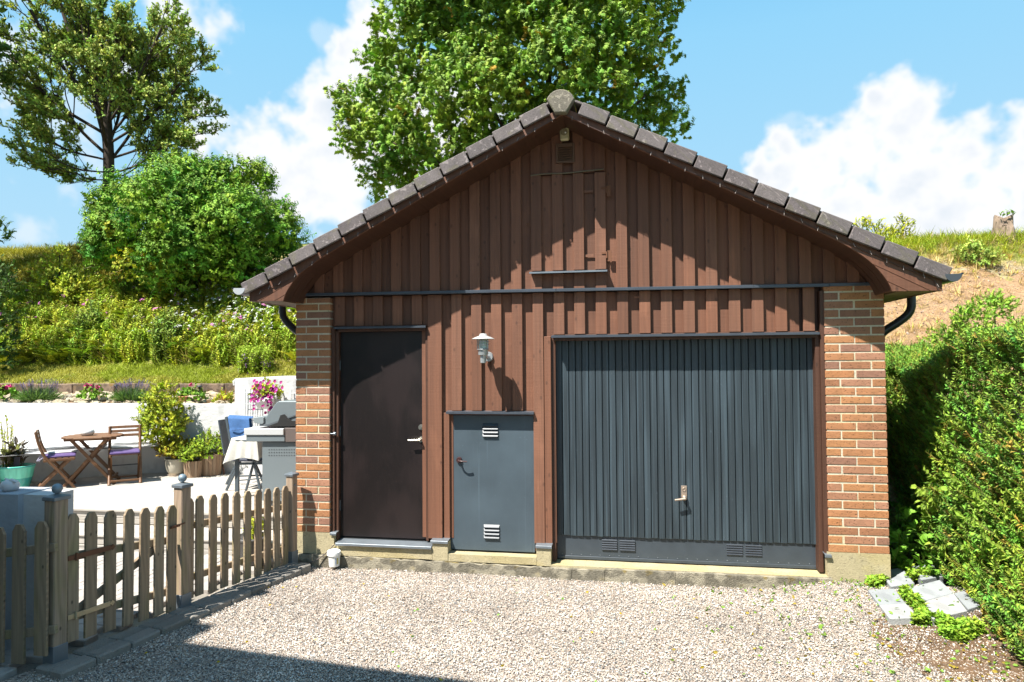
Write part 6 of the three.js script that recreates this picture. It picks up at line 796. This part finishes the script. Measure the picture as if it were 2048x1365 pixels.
{ // the clipped hedge that runs along the right of the garage
  const R = rngOf(501), face = (z, y) => 5.98 + 0.42 * smooth(z, -0.3, -2.2) + 0.12 * fbm(z * 1.3, y * 1.5, 7, 3) - 0.22 * smooth(y, 0.7, 0.05) * smooth(z, 0.2, 1.4) + 0.1 * smooth(y, 2.0, 2.5) - 0.12 * smooth(z, 1.4, 2.6);
  const top = (x, z) => 1.6 + 0.42 * smooth(z, -1.3, 0.7) + 0.38 * smooth(x, 5.9, 7.0) + 0.14 * fbm(x * 1.4, 3, z * 1.4, 3);
  const h = thing('hedge', 'tall bright green clipped hedge along the right side of the drive', 'hedge', V(6.8, 0, 0)), spots = [];
  const tint = (v, w, p) => { const x = fbm(p.x * 1.6, p.y * 1.6, p.z * 1.6, 3); const old = w > 0.94; return [v * (0.6 + 0.65 * w + x * 0.9) * (old ? 1.1 : 1), v * (0.92 + 0.5 * x) * (old ? 0.65 : 1), v * 0.85]; };
  for (let i = 0; i < 18000; i++) { const z = lerp(-6.2, 3.4, R()), y = 0.02 + 2.45 * R(), d = 0.26 * Math.pow(R(), 1.6), x = face(z, y) + d - 0.03, p = V(x, Math.min(y, top(x, z)), z); spots.push({ p, d: V(-1 + 0.7 * R(), 0.55 + 0.5 * R(), (R() - 0.4) * 1.3), s: 0.8 + 0.6 * R(), c: tint(0.7 + 0.55 * R(), R(), p) }); }
  for (let i = 0; i < 10000; i++) { const z = lerp(-6.2, 3.4, R()), x = lerp(6.0, 9.2, Math.pow(R(), 1.2)), p = V(Math.max(x, face(z, 2.4)), top(x, z) - 0.22 * R() * R(), z); spots.push({ p, d: V((R() - 0.6) * 0.9, 1, (R() - 0.4) * 0.9), s: 0.85 + 0.65 * R(), c: tint(0.75 + 0.55 * R(), R(), p) }); }
  for (let i = 0; i < 700; i++) { const z = lerp(-6.0, -5.6, R()), y = 2.5 * R(), x = lerp(5.6, 6.8, R()), p = V(x, y, z); spots.push({ p, d: V((R() - 0.5), 0.5, 1), s: 0.9 + 0.6 * R(), c: tint(0.7 + 0.5 * R(), R(), p) }); }
  scatter(h, 'foliage', sprig(10, 0.039, 0.0145, 0.14, 502, { spread: 0.85, droop: 0.3 }), greens.hedge, spots);
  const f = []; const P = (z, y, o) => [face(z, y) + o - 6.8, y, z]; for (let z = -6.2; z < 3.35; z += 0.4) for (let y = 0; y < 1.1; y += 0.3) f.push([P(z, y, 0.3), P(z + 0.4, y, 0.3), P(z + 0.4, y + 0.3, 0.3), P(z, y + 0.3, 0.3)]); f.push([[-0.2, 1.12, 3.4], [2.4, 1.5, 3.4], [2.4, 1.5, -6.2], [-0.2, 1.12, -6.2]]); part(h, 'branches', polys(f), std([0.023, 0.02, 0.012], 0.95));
  shade(h);
  const bd = []; for (let i = 0; i < 24; i++) { const z = lerp(-0.6, 1.0, R()), y = 0.25 + 0.7 * R(), x = face(z, y) - 0.06; bd.push({ p: V(x, y, z), d: V(-1, 0.4 + R() * 0.5, R() - 0.3), s: 0.8 + 0.5 * R(), c: [0.6 + 0.2 * R(), 0.8, 0.9] }); }
  const br = thing('bramble', 'broad-leaved light green creeper growing out of the hedge foot', 'creeper', V(6, 0, 0)); scatter(br, 'foliage', sprig(5, 0.085, 0.06, 0.16, 504, { spread: 0.9 }), greens.weed, bd); shade(br);
  const gp = []; for (let i = 0; i < 260; i++) { const z = -0.2 - 2.6 * R(), x = lerp(5.5, 6.2, R()), y = 0.05 + 0.5 * R() * R(); gp.push({ p: V(x, y, z), d: V(R() - 0.5, 1, R() - 0.3), s: 0.7 + 0.6 * R(), c: [0.8, 0.9, 0.8] }); } const gpl = thing('undergrowth', 'shaded leafy plants in the gap between garage and hedge', 'plants', V(5.8, 0, -1)); scatter(gpl, 'foliage', sprig(6, 0.09, 0.055, 0.16, 505), greens.mid, gp); shade(gpl);
}
{ // the slope: grass, tall weeds with white and pink flowers, dry grass, ridge grass, stump
  const R = rngOf(601), up = (x, z, k = 0.35) => { const e = 0.2, n = V(hillY(x - e, z) - hillY(x + e, z), 2 * e, hillY(x, z - e) - hillY(x, z + e)).normalize(); return n.multiplyScalar(k).add(V(0, 1, 0)); };
  const tuftG = (n, L, W, seed) => { const r = rngOf(seed), l = []; for (let i = 0; i < n; i++) l.push(leaf(L * (0.6 + 0.6 * r()), W, 0.15, 0.35 + 0.5 * r(), 0.75 + 0.5 * r()).rotateX(-0.1 - 0.55 * r()).rotateY(r() * 6.28).translate((r() - 0.5) * 0.08, 0, (r() - 0.5) * 0.08)); return leavesOf(l); };
  const grass = [], dry = [], weeds = [], ferns = [], white = [], pink = [], ridge = [];
  for (let i = 0; i < 42000; i++) {
    const x = lerp(-11.5, 0.6, R()), z = lerp(-4.45, -10.5, R()), y = hillY(x, z), n = fbm(x * 0.9, 4, z * 0.9, 3), v = 0.75 + 0.5 * R(), p = V(x, y - 0.01, z), lawn = smooth(z, -5.75, -5.35);
    if (lawn > R()) { if (R() < 0.75) grass.push({ p, d: up(x, z), s: 0.45 + 0.3 * R(), c: n > 0.03 ? [v * 0.95, v * 0.95, v * 0.9] : [v * 1.2, v * 1.0, v * 2.2] }); continue; }
    if (z < -7.6 && x < -6.4) { if (R() < 0.25) { weeds.push({ p, d: up(x, z, 0.5), s: 0.5 + 0.4 * R(), c: [v * 1.1, v * 0.8, v * 0.8] }); continue; } const sunny = smooth(x, -9.4, -8.2); (R() < 0.6 ? dry : grass).push({ p, d: up(x, z), s: 0.7 + 0.5 * R(), c: [v, v * (0.8 + 0.3 * sunny), v * 0.8] }); continue; }
    if (z > -7.8) { const fern = smooth(fbm(x * 0.7 + 5, 1, z * 0.7, 3) + (x < -6.5 ? 0.12 : 0), 0.03, 0.14); if (R() < 0.36) { const pat = fbm(x * 1.1 + 3, 6, z * 1.1, 3), dryish = smooth(pat, 0.08, 0.3), deep = smooth(pat, -0.05, -0.25); if (dryish * 0.7 > R()) { dry.push({ p, d: up(x, z, 0.5), s: 0.9 + 0.9 * R(), c: [v * 0.9, v, v * 0.8] }); continue; } (fern * 0.35 > R() ? ferns : weeds).push({ p, d: up(x, z, 0.5), s: (0.5 + 0.65 * R()) * (1 + 0.35 * deep), c: [v * (0.75 + 0.5 * R()) * (1 - 0.5 * deep), v * (1 - 0.38 * deep), v * 0.9] }); } else if (R() < 0.25) grass.push({ p, d: up(x, z), s: 1.0 + 0.6 * R(), c: [v, v, v] });
      const wf = smooth(x, -7.5, -4.2) * smooth(z, -5.3, -6.0); if (R() < 0.22 * wf) { const hgt = 0.3 + 0.4 * R(); white.push({ p: V(x, y + hgt, z), d: V((R() - 0.5) * 0.5, 1, 0.5), s: 0.45 + 0.6 * R() }); } if (R() < 0.012) pink.push({ p: V(x, y + 0.4 + 0.35 * R(), z), d: V(R() - 0.5, 1, R()), s: 0.7 + 0.6 * R() }); }
  }
  for (let i = 0; i < 160; i++) { const q = ZP(lerp(478, 540, R()), lerp(712, 770, R()), -4.9 - R() * 0.4); pink.push({ p: q, d: V(R() - 0.5, 1, R()), s: 0.7 + 0.5 * R(), c: [0.75, 1.2, 1.3] }); if (i % 3 === 0) weeds.push({ p: V(q.x, hillY(q.x, q.z), q.z), d: V(0, 1, 0.1), s: 0.9, c: [0.9, 1, 1] }); }
  for (let i = 0; i < 17000; i++) { // right hillside and ridge
    const x = lerp(5.8, 17, R()), z = lerp(-4.5, -11.5, R()), y = hillY(x, z), n = fbm(x * 0.8, 8, z * 0.8, 3), v = 0.75 + 0.5 * R(), p = V(x, y - 0.01, z), top = smooth(z, -8.6, -9.5), bare = smooth(z, -9.0, -7.0) * 0.62;
    if (R() < bare && n < 0.2) continue;
    if (R() < 0.35 + 0.6 * top) { if (R() < 0.3 + 0.5 * top) ridge.push({ p, d: up(x, z), s: (0.55 + 0.75 * R() * R()) * (0.6 + 0.5 * top), c: [v * (0.8 + 0.7 * R() * (1.2 - 0.6 * top)), v, v * 0.9] }); else if (R() < 0.5) dry.push({ p, d: up(x, z), s: 0.6 + 0.9 * R() * R(), c: [v, v, v] }); } else if (R() < 0.75) dry.push({ p, d: up(x, z), s: 0.3 + 0.55 * R() * R(), c: [v, v * 0.9, v * 0.85] });
  }
  for (let i = 0; i < 4200; i++) { const x = lerp(-17, -7.5, R()), z = lerp(-8.8, -12.4, R()); ridge.push({ p: V(x, hillY(x, z), z), d: up(x, z), s: 0.6 + 0.6 * R(), c: [1.0, 0.8, 0.9] }); }
  const stuff = (name, geo, mat, l, label, cat) => { const o = scatter(null, name, geo, mat, l); Object.assign(o.userData, { label, category: cat }); };
  stuff('grass', tuftG(9, 0.2, 0.014, 602), greens.grass, grass, 'short yellow-green mown grass above the block edging', 'grass');
  stuff('dry_grass', tuftG(10, 0.26, 0.009, 603), greens.dry, dry, 'dry straw-coloured grass on the upper slopes', 'grass');
  stuff('ridge_grass', tuftG(9, 0.32, 0.011, 604), greens.grass, ridge, 'longer green grass along the ridge line', 'grass');
  const weedG = (() => { const l = []; for (let k = 0; k < 3; k++) { const s = sprig(13, 0.1, 0.032, 0.5, 610 + k, { spread: 0.95, twig: 1 }); s.rotateX(0.12 * k).rotateY(k * 2.1).translate(0.05 * (k - 1), 0, 0.03 * k); l.push(s); } return leavesOf(l); })();
  stuff('wild_plants', weedG, greens.weed, weeds, 'tall leafy wild plants covering the slope below the bush', 'wild plants');
  const fernG = (() => { const l = []; for (let k = 0; k < 6; k++) for (let i = 0; i < 7; i++) for (const s of [-1, 1]) l.push(leaf(0.13 * (1 - i * 0.1), 0.045, 0.1, 0.2, 0.8 + 0.4 * hash(k, i, 3)).rotateZ(s * 1.2).translate(0, 0.12 + i * 0.05, 0).rotateX(-0.5 - 0.06 * i).rotateY(k * 1.05)); return leavesOf(l); })();
  stuff('wild_ferns', fernG, leafMat([0.36, 0.44, 0.03], 0.75, 0.3), ferns, 'yellow-green fern-like plants at the left of the wild slope', 'ferns');
  const umbel = (() => { const l = []; for (let i = 0; i < 9; i++) l.push(leaf(0.028, 0.026, 0.05, 0.0).rotateX(-1.35).rotateY(i * 2.4).translate(0.03 * Math.cos(i * 2.4) * (i % 3) * 0.6, 0.004 * i, 0.03 * Math.sin(i * 2.4) * (i % 3) * 0.6)); return leavesOf(l); })();
  stuff('white_wildflowers', umbel, petal([0.72, 0.75, 0.7]), white, 'small flat white flower heads among the wild plants', 'wildflowers'); stuff('pink_wildflowers', umbel, petal([0.5, 0.12, 0.38]), pink, 'scattered pink flower heads among the wild plants', 'wildflowers');
  const sp = at(2010, 500, 14.6), st = thing('tree_stump', 'weathered grey tree stump on top of the right hillside', 'tree stump', V(sp.x, hillY(sp.x, sp.z) - 0.05, sp.z)); const g = new THREE.CylinderGeometry(0.15, 0.26, 0.5, 40, 12, false).translate(0, 0.2, 0), p = g.attributes.position; for (let i = 0; i < p.count; i++) { const a = Math.atan2(p.getZ(i), p.getX(i)), y = p.getY(i), k = 1 + 0.1 * Math.sin(a * 7 + y * 3) + 0.06 * Math.sin(a * 17) + 0.45 * fbm(Math.cos(a) * 2, y * 4, Math.sin(a) * 2, 3); p.setX(i, p.getX(i) * k); p.setZ(i, p.getZ(i) * k); if (y > 0.4) p.setY(i, y + 0.12 * Math.sin(a * 2 + 1) + 0.1 * Math.sin(a * 9) * Math.sin(a * 4) + 0.05 * fbm(a * 3, 1, 1)); } g.computeVertexNormals(); part(st, 'trunk', g, std([0.312, 0.242, 0.187], 0.95, { map: barkMap, bumpMap: barkMap, bumpScale: 0.03 })); scatter(st, 'ivy', sprig(5, 0.06, 0.04, 0.1, 620), greens.mid, spots3((R2) => ({ p: st.position.clone().add(V((R2() - 0.5) * 0.3, 0.5 + 0.1 * R2(), 0.12)), d: V(R2() - 0.5, 1, R2()), s: 0.7 + 0.5 * R2() }), 7, 621)); shade(st);
  console.log('slope', grass.length, dry.length, weeds.length, ferns.length, white.length, pink.length, ridge.length);
}
camera.far = 2000; camera.updateProjectionMatrix();
renderer.render(scene, camera);
